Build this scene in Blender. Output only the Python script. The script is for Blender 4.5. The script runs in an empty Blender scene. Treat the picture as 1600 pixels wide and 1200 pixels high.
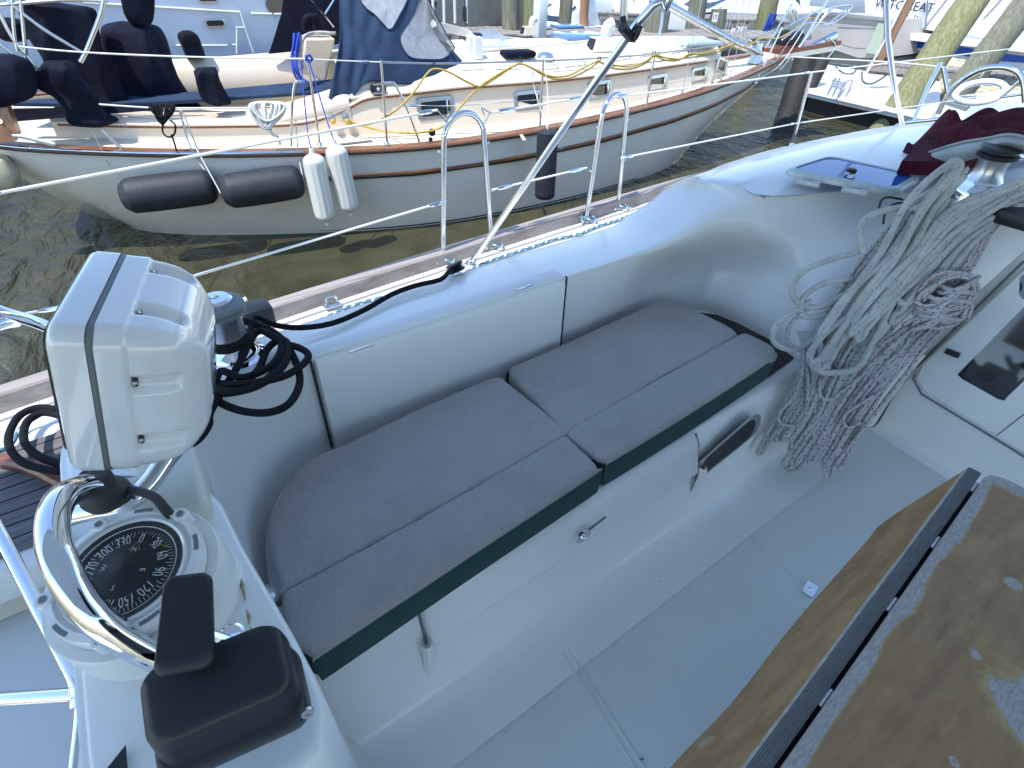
import bpy, bmesh, math, random
from mathutils import Vector as V, Matrix as M, noise
random.seed(7)
rnd = random.uniform
S = bpy.context.scene; COL = S.collection
# ---------------------------------------------------------------- camera geometry
F = 870.0; H = 2.35
def nz(v): return V(v).normalized()
cZ = nz((30,-1113,-870)); cX = V((1545,-640,870)).normalized(); cX = (cX - cZ*cX.dot(cZ)).normalized(); cY = cZ.cross(cX)
EYE = V((0,0,H))
def ray(px,py):
    d = V((px-800,py-600,F)); return V((d.dot(cX), d.dot(cY), d.dot(cZ)))
def PZ(px,py,z):
    r = ray(px,py); return EYE + r*((z-H)/r.z)
def PY(px,py,y):
    r = ray(px,py); return EYE + r*(y/r.y)
def PX(px,py,x):
    r = ray(px,py); return EYE + r*(x/r.x)
def PD(px,py,d): return EYE + ray(px,py)*(d/F)
def PP(px,py,o,n):
    r = ray(px,py); return EYE + r*((V(o)-EYE).dot(n)/r.dot(n))
camd = bpy.data.cameras.new('camera'); cam = bpy.data.objects.new('camera', camd); COL.objects.link(cam)
S.camera = cam
camd.sensor_width = 36; camd.lens = 36*F/1600; camd.clip_end = 2000; camd.clip_start = 0.02
right = V((cX.x,cY.x,cZ.x)); down = V((cX.y,cY.y,cZ.y)); fwd = V((cX.z,cY.z,cZ.z))
R = M((right,-down,-fwd)).transposed().to_4x4()
cam.matrix_world = M.Translation(EYE) @ R
# ---------------------------------------------------------------- materials
def newmat(name):
    m = bpy.data.materials.new(name); m.use_nodes = True
    nt = m.node_tree; b = nt.nodes['Principled BSDF']; return m, nt, b
def N(nt,t,**k):
    n = nt.nodes.new(t)
    for a,v in k.items(): setattr(n,a,v)
    return n
def L(nt,a,b): nt.links.new(a,b)
def mth(nt,op,a,b=None,c=None):
    n = N(nt,'ShaderNodeMath',operation=op)
    for i,v in enumerate((a,b,c)):
        if v is None: continue
        if isinstance(v,(int,float)): n.inputs[i].default_value = v
        else: L(nt,v,n.inputs[i])
    return n.outputs[0]
def ramp(nt,f,stops):
    n = N(nt,'ShaderNodeValToRGB'); e = n.color_ramp.elements
    while len(e) < len(stops): e.new(.5)
    for i,(p,c) in enumerate(stops):
        e[i].position = p; e[i].color = (*c,1) if len(c)==3 else c
    L(nt,f,n.inputs[0]); return n.outputs[0]
def nzt(nt,co,scale,detail=4,rough=.55,dist=0):
    n = N(nt,'ShaderNodeTexNoise'); n.inputs['Scale'].default_value = scale; n.inputs['Detail'].default_value = detail
    n.inputs['Roughness'].default_value = rough; n.inputs['Distortion'].default_value = dist
    if co is not None: L(nt,co,n.inputs['Vector'])
    return n.outputs['Fac']
def objco(nt,sc=(1,1,1),rot=(0,0,0)):
    t = N(nt,'ShaderNodeTexCoord'); mp = N(nt,'ShaderNodeMapping'); mp.inputs['Scale'].default_value = sc; mp.inputs['Rotation'].default_value = rot
    L(nt,t.outputs['Object'],mp.inputs['Vector']); return mp.outputs[0]
def bump(nt,b,h,st=.2,dist=.01):
    n = N(nt,'ShaderNodeBump'); n.inputs['Strength'].default_value = st; n.inputs['Distance'].default_value = dist
    L(nt,h,n.inputs['Height']); L(nt,n.outputs[0],b.inputs['Normal'])
def mixc(nt,f,a,b):
    n = N(nt,'ShaderNodeMix',data_type='RGBA')
    for s,v in ((n.inputs[0],f),(n.inputs[6],a),(n.inputs[7],b)):
        if isinstance(v,(int,float)): s.default_value = v
        elif isinstance(v,tuple): s.default_value = (*v,1)
        else: L(nt,v,s)
    return n.outputs[2]
def simple(name,col,rough=.5,metal=0,var=.12,nscale=8,bstr=0,bscale=60,coat=0,spec=.5,stain=None,bd=.002,trans=0):
    m,nt,b = newmat(name); co = objco(nt)
    f = nzt(nt,co,nscale,5,.6)
    c2 = tuple(max(0,x*(1-var)) for x in col); c3 = tuple(min(1,x*(1+var*.6)) for x in col)
    c = ramp(nt,f,[(.3,c2),(.7,c3)])
    if stain:
        g = nzt(nt,co,stain[1],6,.7,.4); c = mixc(nt,ramp(nt,g,[(stain[2],(0,0,0)),(stain[2]+.1,(1,1,1))]),c,stain[0])
    L(nt,c,b.inputs['Base Color'])
    rr = mth(nt,'MULTIPLY_ADD',nzt(nt,co,nscale*3,3),rough*.4,rough*.8); L(nt,rr,b.inputs['Roughness'])
    b.inputs['Metallic'].default_value = metal; b.inputs['Coat Weight'].default_value = coat; b.inputs['Specular IOR Level'].default_value = spec
    if trans: b.inputs['Transmission Weight'].default_value = trans
    if bstr: bump(nt,b,nzt(nt,co,bscale,3),bstr,bd)
    return m
MT = {}
MT['gel'] = simple('white_gelcoat',(.78,.785,.76),.3,var=.035,nscale=2,bstr=.02,bscale=3,coat=.25,stain=((.66,.66,.6),26,.74))
MT['nonskid'] = simple('nonskid_gelcoat',(.66,.68,.65),.55,var=.05,nscale=3,bstr=.35,bscale=420,bd=.0008,stain=((.47,.47,.42),13,.7))
MT['gelbeige'] = simple('beige_gelcoat',(.58,.58,.5),.4,var=.06,nscale=4,bstr=.05)
MT['deckcream'] = simple('cream_deck',(.80,.72,.55),.45,var=.06,nscale=5,bstr=.1,bscale=200)
MT['cabincream'] = simple('cream_cabin_side',(.74,.63,.5),.3,var=.05,nscale=2,coat=.3)
MT['steel'] = simple('polished_stainless',(.72,.72,.72),.1,1,var=.06,nscale=20)
MT['satin'] = simple('satin_stainless',(.55,.56,.57),.3,1,var=.1,nscale=60)
MT['chrome'] = simple('chrome',(.82,.82,.83),.05,1,var=.03)
MT['alu'] = simple('aluminium_spar',(.66,.66,.65),.32,1,var=.08)
MT['black'] = simple('black_plastic',(.010,.012,.016),.42,var=.2,nscale=30,bstr=.05,bscale=300)
MT['blackrope'] = simple('black_rope',(.012,.013,.016),.85,var=.3,nscale=300,bstr=.5,bscale=600,spec=.15,bd=.0015)
MT['darkteak'] = simple('dark_oiled_rub_rail',(.06,.035,.024),.5,var=.3)
MT['dialblack'] = simple('matt_black_dial',(.006,.007,.008),.5,var=.05)
MT['rubber'] = simple('dark_rubber',(.03,.03,.032),.6,var=.2,nscale=20)
MT['greyplastic'] = simple('grey_plastic',(.16,.18,.18),.5,var=.1)
MT['whiteplastic'] = simple('white_plastic',(.80,.80,.78),.16,var=.03,nscale=4,coat=1,stain=((.5,.5,.45),14,.72))
MT['seam'] = simple('dark_gap',(.02,.022,.025),.8,var=.2)
MT['teal'] = simple('teal_vinyl',(.003,.042,.042),.6,var=.15,nscale=30,bstr=.2,bscale=200)
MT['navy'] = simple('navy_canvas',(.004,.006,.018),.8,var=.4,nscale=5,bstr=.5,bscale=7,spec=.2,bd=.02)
MT['navyblue'] = simple('faded_navy_canvas',(.028,.05,.098),.85,var=.25,nscale=5,bstr=.6,bscale=9,spec=.2,bd=.012)
MT['maroon'] = simple('maroon_canvas',(.075,.012,.024),.9,var=.35,nscale=10,bstr=1,bscale=11,spec=.15,bd=.03)
MT['liner'] = simple('grey_canvas_lining',(.36,.4,.4),.9,var=.15,nscale=14,bstr=.3,bscale=300)
def awning():
    m,nt,b = newmat('light_tinting_awning'); b.inputs['Base Color'].default_value=(.56,.64,.72,1); b.inputs['Roughness'].default_value=.9
    t = N(nt,'ShaderNodeBsdfTranslucent'); t.inputs[0].default_value=(.62,.70,.78,1); mx = N(nt,'ShaderNodeMixShader'); mx.inputs[0].default_value=.4
    L(nt,b.outputs[0],mx.inputs[1]); L(nt,t.outputs[0],mx.inputs[2]); L(nt,mx.outputs[0],nt.nodes['Material Output'].inputs[0]); return m
MT['canopy'] = awning()  # unseen canvas; blue tint and translucency added to cool and fill cockpit shade
MT['bottom'] = simple('bottom_paint',(.012,.016,.03),.6,var=.3)
MT['hullwhite'] = simple('glossy_white_hull',(.78,.72,.62),.14,var=.05,nscale=1.5,coat=.5,stain=((.62,.6,.53),2.5,.68))
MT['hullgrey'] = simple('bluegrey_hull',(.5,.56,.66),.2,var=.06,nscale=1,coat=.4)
MT['yellow'] = simple('yellow_cord',(.55,.36,.06),.55,var=.15,nscale=30)
MT['bluerope'] = simple('blue_rope',(.01,.06,.42),.7,var=.35,nscale=120,bstr=.4,bscale=300)
MT['whiterope'] = simple('white_rope',(.68,.66,.6),.85,var=.2,nscale=120,bstr=.6,bscale=400)
MT['vinylwire'] = simple('white_coated_wire',(.78,.78,.72),.4,var=.05)
MT['fender'] = simple('white_fender_vinyl',(.74,.72,.64),.4,var=.06,nscale=12,stain=((.4,.37,.3),18,.72))
MT['blackfender'] = simple('charcoal_fender_cover',(.022,.026,.033),.6,var=.25,nscale=12,bstr=.3,bscale=300,bd=.001,stain=((.045,.05,.056),9,.6))
MT['dirtyfender'] = simple('yellowed_fender',(.5,.44,.3),.5,var=.2,nscale=6)
MT['whitepaint'] = simple('white_paint',(.8,.8,.8),.3,var=.04,coat=.3)
MT['bluepaint'] = simple('blue_paint',(.01,.09,.5),.25,var=.05)
MT['tan'] = simple('tan_canvas',(.42,.39,.36),.8,var=.06,nscale=3)
MT['darkglass'] = simple('dark_glass',(.008,.01,.012),.05,var=.1,coat=1)
MT['wiregrey'] = simple('galvanised_wire',(.3,.3,.3),.6,var=.1)
MT['mark'] = simple('white_marking',(.6,.62,.6),.6,var=.05)
MT['markyellow'] = simple('yellow_marking',(.35,.3,.08),.6,var=.05)
MT['lettering'] = simple('dark_lettering',(.02,.025,.05),.5,var=.05)
MT['skypaint'] = simple('smoked_acrylic_painted_sky',(.03,.13,.42),.06,var=.05,spec=.3)  # sky reflection on the hatch pane painted in as a blue base colour
MT['redstrip'] = simple('red_strip',(.3,.03,.03),.6)
MT['rust'] = simple('caulk_stain',(.36,.3,.16),.8,var=.4,nscale=60)
MT['bluebox'] = simple('blue_acrylic_hatch',(.12,.24,.5),.2,var=.15,coat=.6)
# stretched wood
def wood(name,c1,c2,c3,rough,coat,rot=(0,0,0),sc=(2,60,20),bst=.15,thr=None):
    m,nt,b = newmat(name); co = objco(nt,sc,rot)
    f = nzt(nt,co,1.2,6,.65,.6); c = ramp(nt,f,[(.25,c1),(.5,c2),(.75,c3)])
    if thr:
        g = nzt(nt,objco(nt),3,6,.7,.3); c = mixc(nt,ramp(nt,g,[(thr,(0,0,0)),(thr+.05,(1,1,1))]),c,(.3,.29,.28))
    L(nt,c,b.inputs['Base Color']); b.inputs['Roughness'].default_value = rough; b.inputs['Coat Weight'].default_value = coat
    bump(nt,b,f,bst,.004); return m
MT['teak'] = wood('varnished_teak',(.15,.052,.022),(.25,.10,.042),(.36,.17,.08),.35,.4,rot=(0,0,math.radians(12)),thr=.62)
MT['teakred'] = wood('red_brown_teak',(.12,.03,.015),(.2,.06,.03),(.3,.1,.05),.4,.3,rot=(0,0,math.radians(12)))
MT['greyteak'] = wood('weathered_teak',(.2,.17,.15),(.34,.3,.28),(.46,.42,.4),.85,0)
MT['slatteak'] = wood('dark_grey_teak',(.045,.042,.045),(.09,.085,.09),(.17,.16,.165),.8,0)
MT['dock'] = wood('weathered_dock_boards',(.16,.14,.12),(.28,.25,.22),(.42,.38,.34),.9,0,sc=(1,14,4))
MT['pilinggreen'] = wood('algae_green_piling',(.1,.1,.045),(.22,.22,.1),(.36,.34,.2),.9,0,sc=(22,22,1.2),bst=.7)
MT['pilinggrey'] = wood('grey_piling',(.1,.1,.07),(.2,.2,.14),(.34,.33,.26),.9,0,sc=(22,22,1.5),bst=.7)
MT['pilingdark'] = wood('wet_dark_piling',(.008,.008,.007),(.02,.018,.015),(.05,.045,.04),.7,0,sc=(12,12,1.5),bst=.7)
MT['brownboard'] = wood('brown_board',(.2,.1,.055),(.3,.16,.09),(.38,.22,.13),.8,0,sc=(20,20,1.5))
# slatted grey teak with dark caulk seams (axis x along the planks)
def planks(name,w,base,axis=1,gap=.12,rot=0):
    m,nt,b = newmat(name); t = N(nt,'ShaderNodeTexCoord'); mp = N(nt,'ShaderNodeMapping'); mp.inputs['Rotation'].default_value=(0,0,rot)
    L(nt,t.outputs['Object'],mp.inputs[0]); s = N(nt,'ShaderNodeSeparateXYZ'); L(nt,mp.outputs[0],s.inputs[0])
    fr = mth(nt,'FRACT',mth(nt,'DIVIDE',s.outputs[axis],w)); g = mth(nt,'LESS_THAN',fr,gap)
    co = objco(nt,(8,90,20) if axis==1 else (90,8,20),(0,0,rot)); f = nzt(nt,co,1.0,5,.6,.3)
    c = ramp(nt,f,[(.3,tuple(x*.6 for x in base)),(.7,tuple(x*1.25 for x in base))])
    L(nt,mixc(nt,g,c,(.01,.01,.012)),b.inputs['Base Color']); b.inputs['Roughness'].default_value=.85
    bump(nt,b,mth(nt,'SUBTRACT',f,g),.4,.003); return m
MT['teakdeck'] = planks('teak_deck_planks',.052,(.15,.14,.145),1,.12)
MT['seatteak'] = planks('seat_teak_slats',.045,(.04,.04,.044),1,.14,math.radians(-65))
MT['dockplank'] = planks('dock_planking',.16,(.3,.27,.24),0,.06,.3)
# cushion fabric : heathered grey with a woven bump
def fabric():
    m,nt,b = newmat('heather_grey_fabric'); co = objco(nt)
    a = nzt(nt,objco(nt,(300,1500,300)),1,2); c_ = nzt(nt,objco(nt,(1500,300,300)),1,2); big = nzt(nt,co,6,5,.6)
    s = mth(nt,'ADD',mth(nt,'MULTIPLY',a,.5),mth(nt,'MULTIPLY',c_,.5))
    c = ramp(nt,s,[(.36,(.25,.235,.222)),(.64,(.47,.445,.425))])
    c = mixc(nt,ramp(nt,big,[(.45,(0,0,0)),(.75,(.45,.45,.45))]),c,(.23,.205,.19))
    sp = nzt(nt,co,38,2,.5); c = mixc(nt,ramp(nt,sp,[(.77,(0,0,0)),(.79,(.6,.6,.6))]),c,(.12,.11,.11))
    L(nt,c,b.inputs['Base Color']); b.inputs['Roughness'].default_value=.95; b.inputs['Specular IOR Level'].default_value=.15
    b.inputs['Sheen Weight'].default_value=.25
    big2 = nzt(nt,co,11,3,.5)
    bump(nt,b,mth(nt,'ADD',mth(nt,'MULTIPLY',s,.12),big2),.35,.006); return m
MT['fabric'] = fabric()
# ropes with flecks; uv.x = angle 0..1, uv.y = metres
def ropemat(name,base,fleck,df=26,w=.2,du=3,tw=1,thin=.3):
    m,nt,b = newmat(name); t = N(nt,'ShaderNodeTexCoord'); s = N(nt,'ShaderNodeSeparateXYZ'); L(nt,t.outputs['UV'],s.inputs[0])
    u,v = s.outputs[0],s.outputs[1]
    vv = mth(nt,'MULTIPLY',v,df); a = mth(nt,'FRACT',mth(nt,'ADD',vv,mth(nt,'MULTIPLY',u,tw)))
    bb = mth(nt,'FRACT',mth(nt,'SUBTRACT',mth(nt,'MULTIPLY',u,du),mth(nt,'MULTIPLY',vv,.5)))
    k = mth(nt,'MULTIPLY',mth(nt,'LESS_THAN',a,w),mth(nt,'LESS_THAN',bb,thin))
    wv = mth(nt,'ABSOLUTE',mth(nt,'SINE',mth(nt,'ADD',mth(nt,'MULTIPLY',v,1300),mth(nt,'MULTIPLY',u,25.13))))
    wv2 = mth(nt,'ABSOLUTE',mth(nt,'SINE',mth(nt,'SUBTRACT',mth(nt,'MULTIPLY',v,1300),mth(nt,'MULTIPLY',u,25.13))))
    g = nzt(nt,objco(nt),14,5,.6); bc = ramp(nt,g,[(.3,tuple(x*.68 for x in base)),(.7,base)])
    bc = mixc(nt,mth(nt,'MULTIPLY',mth(nt,'MULTIPLY',wv,wv2),.35),bc,tuple(x*.35 for x in base))
    L(nt,mixc(nt,k,bc,fleck),b.inputs['Base Color']); b.inputs['Roughness'].default_value=.9; b.inputs['Specular IOR Level'].default_value=.2
    bump(nt,b,mth(nt,'MULTIPLY',wv,wv2),.4,.001); return m
MT['ropegrey'] = ropemat('grey_rope_black_tick',(.62,.63,.6),(.03,.03,.04),22,.07,3,1,.2)
MT['ropegreen'] = ropemat('white_rope_green_black_fleck',(.58,.6,.57),(.02,.06,.045),26,.36,3,2,.22)
MT['ropeblack'] = ropemat('white_rope_black_fleck',(.58,.59,.57),(.03,.03,.04),36,.26,3,2,.24)
MT['ropered'] = ropemat('white_rope_red_fleck',(.62,.6,.6),(.2,.02,.06),34,.26,3,1,.26)
MT['ropeblue'] = ropemat('blue_white_rope',(.13,.3,.42),(.75,.8,.8),22,.35,2,1,.6)
# worn varnished plywood
def worn(name,lo,hi,edge=True):
    m,nt,b = newmat(name); co = objco(nt); f = nzt(nt,objco(nt,(3,14,3)),3,6,.6,.3)
    oc = ramp(nt,f,[(.3,lo),(.7,hi)])
    blot = nzt(nt,co,11,5,.7,.6); oc = mixc(nt,ramp(nt,blot,[(.5,(0,0,0)),(.8,(.5,.5,.5))]),oc,tuple(x*.6 for x in lo))
    at = N(nt,'ShaderNodeAttribute',attribute_name='wear'); n2 = nzt(nt,co,9,8,.65,.25); n3 = nzt(nt,co,60,4,.6)
    w = mth(nt,'ADD',at.outputs['Fac'],mth(nt,'MULTIPLY',mth(nt,'SUBTRACT',n2,.5),.62)); w = mth(nt,'ADD',w,mth(nt,'MULTIPLY',mth(nt,'SUBTRACT',n3,.5),.12))
    msk = ramp(nt,w,[(.49,(0,0,0)),(.51,(1,1,1))]); rim = ramp(nt,w,[(.43,(0,0,0)),(.49,(.8,.8,.8)),(.5,(0,0,0))])
    gr = nzt(nt,objco(nt,(25,120,25)),2,6,.7); gc = ramp(nt,gr,[(.3,(.24,.22,.2)),(.7,(.5,.46,.42))])
    c = mixc(nt,rim,oc,(.42,.33,.13)); c = mixc(nt,msk,c,gc)
    L(nt,c,b.inputs['Base Color']); L(nt,ramp(nt,msk,[(0,(.66,)*3),(1,(.9,)*3)]),b.inputs['Roughness'])
    bump(nt,b,mth(nt,'SUBTRACT',mth(nt,'MULTIPLY',n3,.3),msk),.5,.003); return m
MT['worn'] = worn('worn_varnished_plywood',(.25,.14,.06),(.38,.235,.11))
MT['wornlid'] = worn('amber_varnished_plywood',(.26,.135,.05),(.42,.245,.10))
def plyedge():
    m,nt,b = newmat('grey_plywood_edge'); t = N(nt,'ShaderNodeTexCoord'); s = N(nt,'ShaderNodeSeparateXYZ'); L(nt,t.outputs['UV'],s.inputs[0])
    f = mth(nt,'FRACT',mth(nt,'MULTIPLY',s.outputs[0],7)); n = nzt(nt,objco(nt,(20,140,20)),2,5)
    k = mth(nt,'ADD',mth(nt,'MULTIPLY',f,.5),mth(nt,'MULTIPLY',n,.5))
    L(nt,ramp(nt,k,[(.2,(.06,.065,.065)),(.6,(.13,.135,.13)),(.85,(.22,.22,.21))]),b.inputs['Base Color']); b.inputs['Roughness'].default_value=.85
    bump(nt,b,k,.5,.002); return m
MT['ply'] = plyedge()
def water():
    m,nt,b = newmat('harbour_water'); co = objco(nt)
    d1 = nzt(nt,objco(nt,(1,.45,1),(0,0,.5)),3.2,4,.5,1.2); d2 = nzt(nt,objco(nt,(1,.5,1),(0,0,-.2)),17,4,.6,.5); d3 = nzt(nt,co,1.1,3,.5,.6)
    calm = N(nt,'ShaderNodeSeparateXYZ'); L(nt,co,calm.inputs[0])
    # sheltered slip between the two hulls is calmer
    gx = mth(nt,'MULTIPLY',mth(nt,'SUBTRACT',calm.outputs[0],2.4),.36); cal = ramp(nt,mth(nt,'ABSOLUTE',gx),[(.45,(.06,)*3),(.85,(1,)*3)])
    h = mth(nt,'ADD',mth(nt,'MULTIPLY',d1,1.0),mth(nt,'MULTIPLY',d2,.10)); h = mth(nt,'ADD',h,mth(nt,'MULTIPLY',d3,.8))
    h = mth(nt,'MULTIPLY',h,cal)
    murk = nzt(nt,co,1.6,4,.6,.8)
    L(nt,ramp(nt,murk,[(.3,(.034,.034,.017)),(.7,(.07,.068,.036))]),b.inputs['Base Color'])
    b.inputs['Roughness'].default_value=.03; b.inputs['IOR'].default_value=1.33; b.inputs['Specular IOR Level'].default_value=.6
    bump(nt,b,h,1.0,.22); return m
MT['water'] = water()
def clearvinyl():
    m,nt,b = newmat('clouded_clear_vinyl'); co = objco(nt); f = nzt(nt,co,4,6,.7,1.0)
    L(nt,ramp(nt,f,[(.3,(.26,.27,.3)),(.7,(.5,.5,.52))]),b.inputs['Base Color']); b.inputs['Roughness'].default_value=.25
    b.inputs['Alpha'].default_value=.82; b.inputs['Coat Weight'].default_value=.5; bump(nt,b,f,.3,.02); return m
MT['vinyl'] = clearvinyl()
def dome():
    m,nt,b = newmat('clear_acrylic_dome'); b.inputs['Base Color'].default_value=(0,0,0,1); b.inputs['Roughness'].default_value=.02
    b.inputs['Alpha'].default_value=.09; b.inputs['Roughness'].default_value=.0; b.inputs['Coat Weight'].default_value=.6; return m
MT['dome'] = dome()
# ---------------------------------------------------------------- mesh helpers
def bmn(): 
    b = bmesh.new(); b.loops.layers.uv.new('UVMap'); return b
def link(name,bm,mat,parent=None,smooth=True,flat=None,recalc=True,sharp=35,mesh=None):
    if recalc: bmesh.ops.recalc_face_normals(bm,faces=bm.faces)
    me = bpy.data.meshes.new(name); 
    if smooth:
        for f in bm.faces: f.smooth = True
        th = math.radians(sharp)
        for e in bm.edges:
            if len(e.link_faces)==2 and e.calc_face_angle(0) > th: e.smooth = False
    bm.to_mesh(me); bm.free(); o = bpy.data.objects.new(name,me); COL.objects.link(o)
    if mat: me.materials.append(MT[mat] if isinstance(mat,str) else mat)
    if parent: 
        o.parent = parent
        if not parent.parent: o.matrix_parent_inverse = M.Translation(-parent.location)
    return o
def linkloose(name,bm,mat,parent,**k):
    seen=set(); groups=[]
    for v in bm.verts:
        if v in seen: continue
        st_=[v]; seen.add(v); g=[]
        while st_:
            a=st_.pop(); g.append(a)
            for e in a.link_edges:
                b=e.other_vert(a)
                if b not in seen: seen.add(b); st_.append(b)
        groups.append(set(g))
    out=[]
    for g in groups:
        b2=bmn(); mp={}
        for v in g: mp[v]=b2.verts.new(v.co)
        for f in bm.faces:
            if f.verts[0] in g: b2.faces.new([mp[v] for v in f.verts])
        out.append(link(name,b2,mat,parent,**k))
    bm.free(); return out
def thing(name,label,cat,loc,group=None):
    o = bpy.data.objects.new(name,None); COL.objects.link(o); o.location = loc; o.empty_display_size=.1
    o['label']=label; o['category']=cat
    if group: o['group']=group
    return o
def tag(o,label,cat,group=None,kind=None):
    o['label']=label; o['category']=cat
    if group: o['group']=group
    if kind: o['kind']=kind
    return o
def setorigin(o):   # move a top-level mesh's origin to its centre/base
    me = o.data; xs=[v.co for v in me.vertices]; c = V((sum(p.x for p in xs)/len(xs),sum(p.y for p in xs)/len(xs),min(p.z for p in xs)))
    me.transform(M.Translation(-c)); o.location = c; return o
def cr(pts,n=6,closed=False):
    pts = [V(p) for p in pts]; m = len(pts); out=[]
    if m<3 and not closed:
        return [pts[0].lerp(pts[1],i/n) for i in range(n+1)]
    for i in range(m if closed else m-1):
        if closed: a,b,c,d = pts[(i-1)%m],pts[i],pts[(i+1)%m],pts[(i+2)%m]
        else: a,b,c,d = pts[max(i-1,0)],pts[i],pts[i+1],pts[min(i+2,m-1)]
        for k in range(n):
            t=k/n; out.append(.5*((2*b)+(c-a)*t+(2*a-5*b+4*c-d)*t*t+(3*b-a-3*c+d)*t**3))
    if not closed: out.append(pts[-1])
    return out
def tube(bm,pts,r,seg=8,closed=False,caps=True,sm=0):
    if sm: pts = cr(pts,sm,closed)
    pts = [V(p) for p in pts]
    q=[pts[0]]; rr=[r[0] if isinstance(r,(list,tuple)) else r]
    for i,p in enumerate(pts[1:],1):
        if (p-q[-1]).length>1e-6: q.append(p); rr.append(r[min(i,len(r)-1)] if isinstance(r,(list,tuple)) else r)
    pts=q; n=len(pts); uvl = bm.loops.layers.uv.verify()
    tg=[]
    for i in range(n):
        if closed: t=pts[(i+1)%n]-pts[i-1]
        else: t=pts[min(i+1,n-1)]-pts[max(i-1,0)]
        tg.append(t.normalized() if t.length>1e-9 else V((0,0,1)))
    ref = V((0,0,1)) if abs(tg[0].z)<.9 else V((1,0,0))
    nn = (ref-tg[0]*ref.dot(tg[0])).normalized(); rings=[]; d=[0]
    for i in range(n):
        if i: 
            nn = nn-tg[i]*nn.dot(tg[i]); nn = nn.normalized() if nn.length>1e-6 else tg[i].orthogonal().normalized(); d.append(d[-1]+(pts[i]-pts[i-1]).length)
        bb = tg[i].cross(nn)
        rings.append([bm.verts.new(pts[i]+(nn*math.cos(2*math.pi*k/seg)+bb*math.sin(2*math.pi*k/seg))*rr[i]) for k in range(seg)])
    for i in range(n if closed else n-1):
        A,B = rings[i],rings[(i+1)%n]; d0=d[i]; d1=d[i+1] if i+1<n else d[-1]+(pts[0]-pts[-1]).length
        for k in range(seg):
            f = bm.faces.new((A[k],A[(k+1)%seg],B[(k+1)%seg],B[k]))
            for l,(a,b_) in zip(f.loops,((k/seg,d0),((k+1)/seg,d0),((k+1)/seg,d1),(k/seg,d1))): l[uvl].uv=(a,b_)
    if caps and not closed:
        bm.faces.new(rings[0][::-1]); bm.faces.new(rings[-1])
    return bm
def mat_axes(o,x,z):
    z = V(z).normalized(); x = V(x); x = (x-z*x.dot(z)).normalized(); y = z.cross(x)
    m = M((x,y,z)).transposed().to_4x4(); m.translation = V(o); return m
def box(bm,c,s,mat=None,bev=0,seg=2,taper=None):
    r = bmesh.ops.create_cube(bm,size=1); vs = r['verts']
    for v in vs:
        k = 1 if not taper or v.co.z<0 else taper
        v.co = V((v.co.x*s[0]*k,v.co.y*s[1]*k,v.co.z*s[2]))
    if bev:
        es = list({e for v in vs for e in v.link_edges}); rr = bmesh.ops.bevel(bm,geom=es,offset=bev,segments=seg,affect='EDGES',profile=.5)
        vs = list({v for f in rr['faces'] for v in f.verts} | {v for v in vs if v.is_valid})
    # collect all connected verts
    seen=set(vs); st=list(vs)
    while st:
        v=st.pop()
        for e in v.link_edges:
            w=e.other_vert(v)
            if w not in seen: seen.add(w); st.append(w)
    T = M.Translation(V(c)) @ (mat.to_4x4() if mat else M.Identity(4)) if not (mat and len(mat)==4) else mat @ M.Translation(V(c))
    for v in seen: v.co = T @ v.co
    return bm
def lathe(bm,prof,T=None,seg=28,cap=True):
    T = T or M.Identity(4); rings=[]
    for r,z in prof: rings.append([bm.verts.new(T@V((r*math.cos(2*math.pi*k/seg),r*math.sin(2*math.pi*k/seg),z))) for k in range(seg)])
    for A,B in zip(rings,rings[1:]):
        for k in range(seg): bm.faces.new((A[k],A[(k+1)%seg],B[(k+1)%seg],B[k]))
    if cap:
        if prof[0][0]>1e-4: bm.faces.new(rings[0][::-1])
        if prof[-1][0]>1e-4: bm.faces.new(rings[-1])
    return bm
def grid(bm,rows,closed=False):
    vs=[[bm.verts.new(p) for p in r] for r in rows]; uvl=bm.loops.layers.uv.verify()
    for i in range(len(rows)-1):
        n=len(rows[i])
        for j in range(n if closed else n-1):
            f=bm.faces.new((vs[i][j],vs[i][(j+1)%n],vs[i+1][(j+1)%n],vs[i+1][j]))
            for l,(a,b) in zip(f.loops,((i,j),(i,j+1),(i+1,j+1),(i+1,j))): l[uvl].uv=(a/(len(rows)-1),b/max(1,(len(rows[i])-1)))
    return vs
def loft(rows,n1=4,n2=4,drop0=0,drop1=0):
    a=[cr(r,n2) for r in rows]; cols=list(zip(*a)); b=[cr(c,n1) for c in cols]; rr=list(zip(*b))
    if drop0: rr=rr[n1:]
    if drop1: rr=rr[:-n1]
    bm=bmn(); grid(bm,rr); return bm
def thick(o,t,off=-1):
    m=o.modifiers.new('thick','SOLIDIFY'); m.thickness=t; m.offset=off; return o
def bevmod(o,w,s=2):
    m=o.modifiers.new('bev','BEVEL'); m.width=w; m.segments=s; m.limit_method='ANGLE'; m.angle_limit=math.radians(40); return o
def subs(o,l=2):
    m=o.modifiers.new('sub','SUBSURF'); m.levels=l; m.render_levels=l; return o
def prism(bm,pts,ext,ins=0):
    pts=[V(p) for p in pts]; e=V(ext); A=[bm.verts.new(p) for p in pts]; B=[bm.verts.new(p+e) for p in pts]; n=len(pts)
    bm.faces.new(A); bm.faces.new(B[::-1])
    for i in range(n): bm.faces.new((A[i],B[i],B[(i+1)%n],A[(i+1)%n]))
    return bm
def rrect(w,h,r,n=5):
    out=[]
    for cx,cy,a0 in ((w/2-r,h/2-r,0),(-w/2+r,h/2-r,90),(-w/2+r,-h/2+r,180),(w/2-r,-h/2+r,270)):
        for k in range(n+1):
            a=math.radians(a0+90*k/n); out.append((cx+r*math.cos(a),cy+r*math.sin(a)))
    return out
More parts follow.
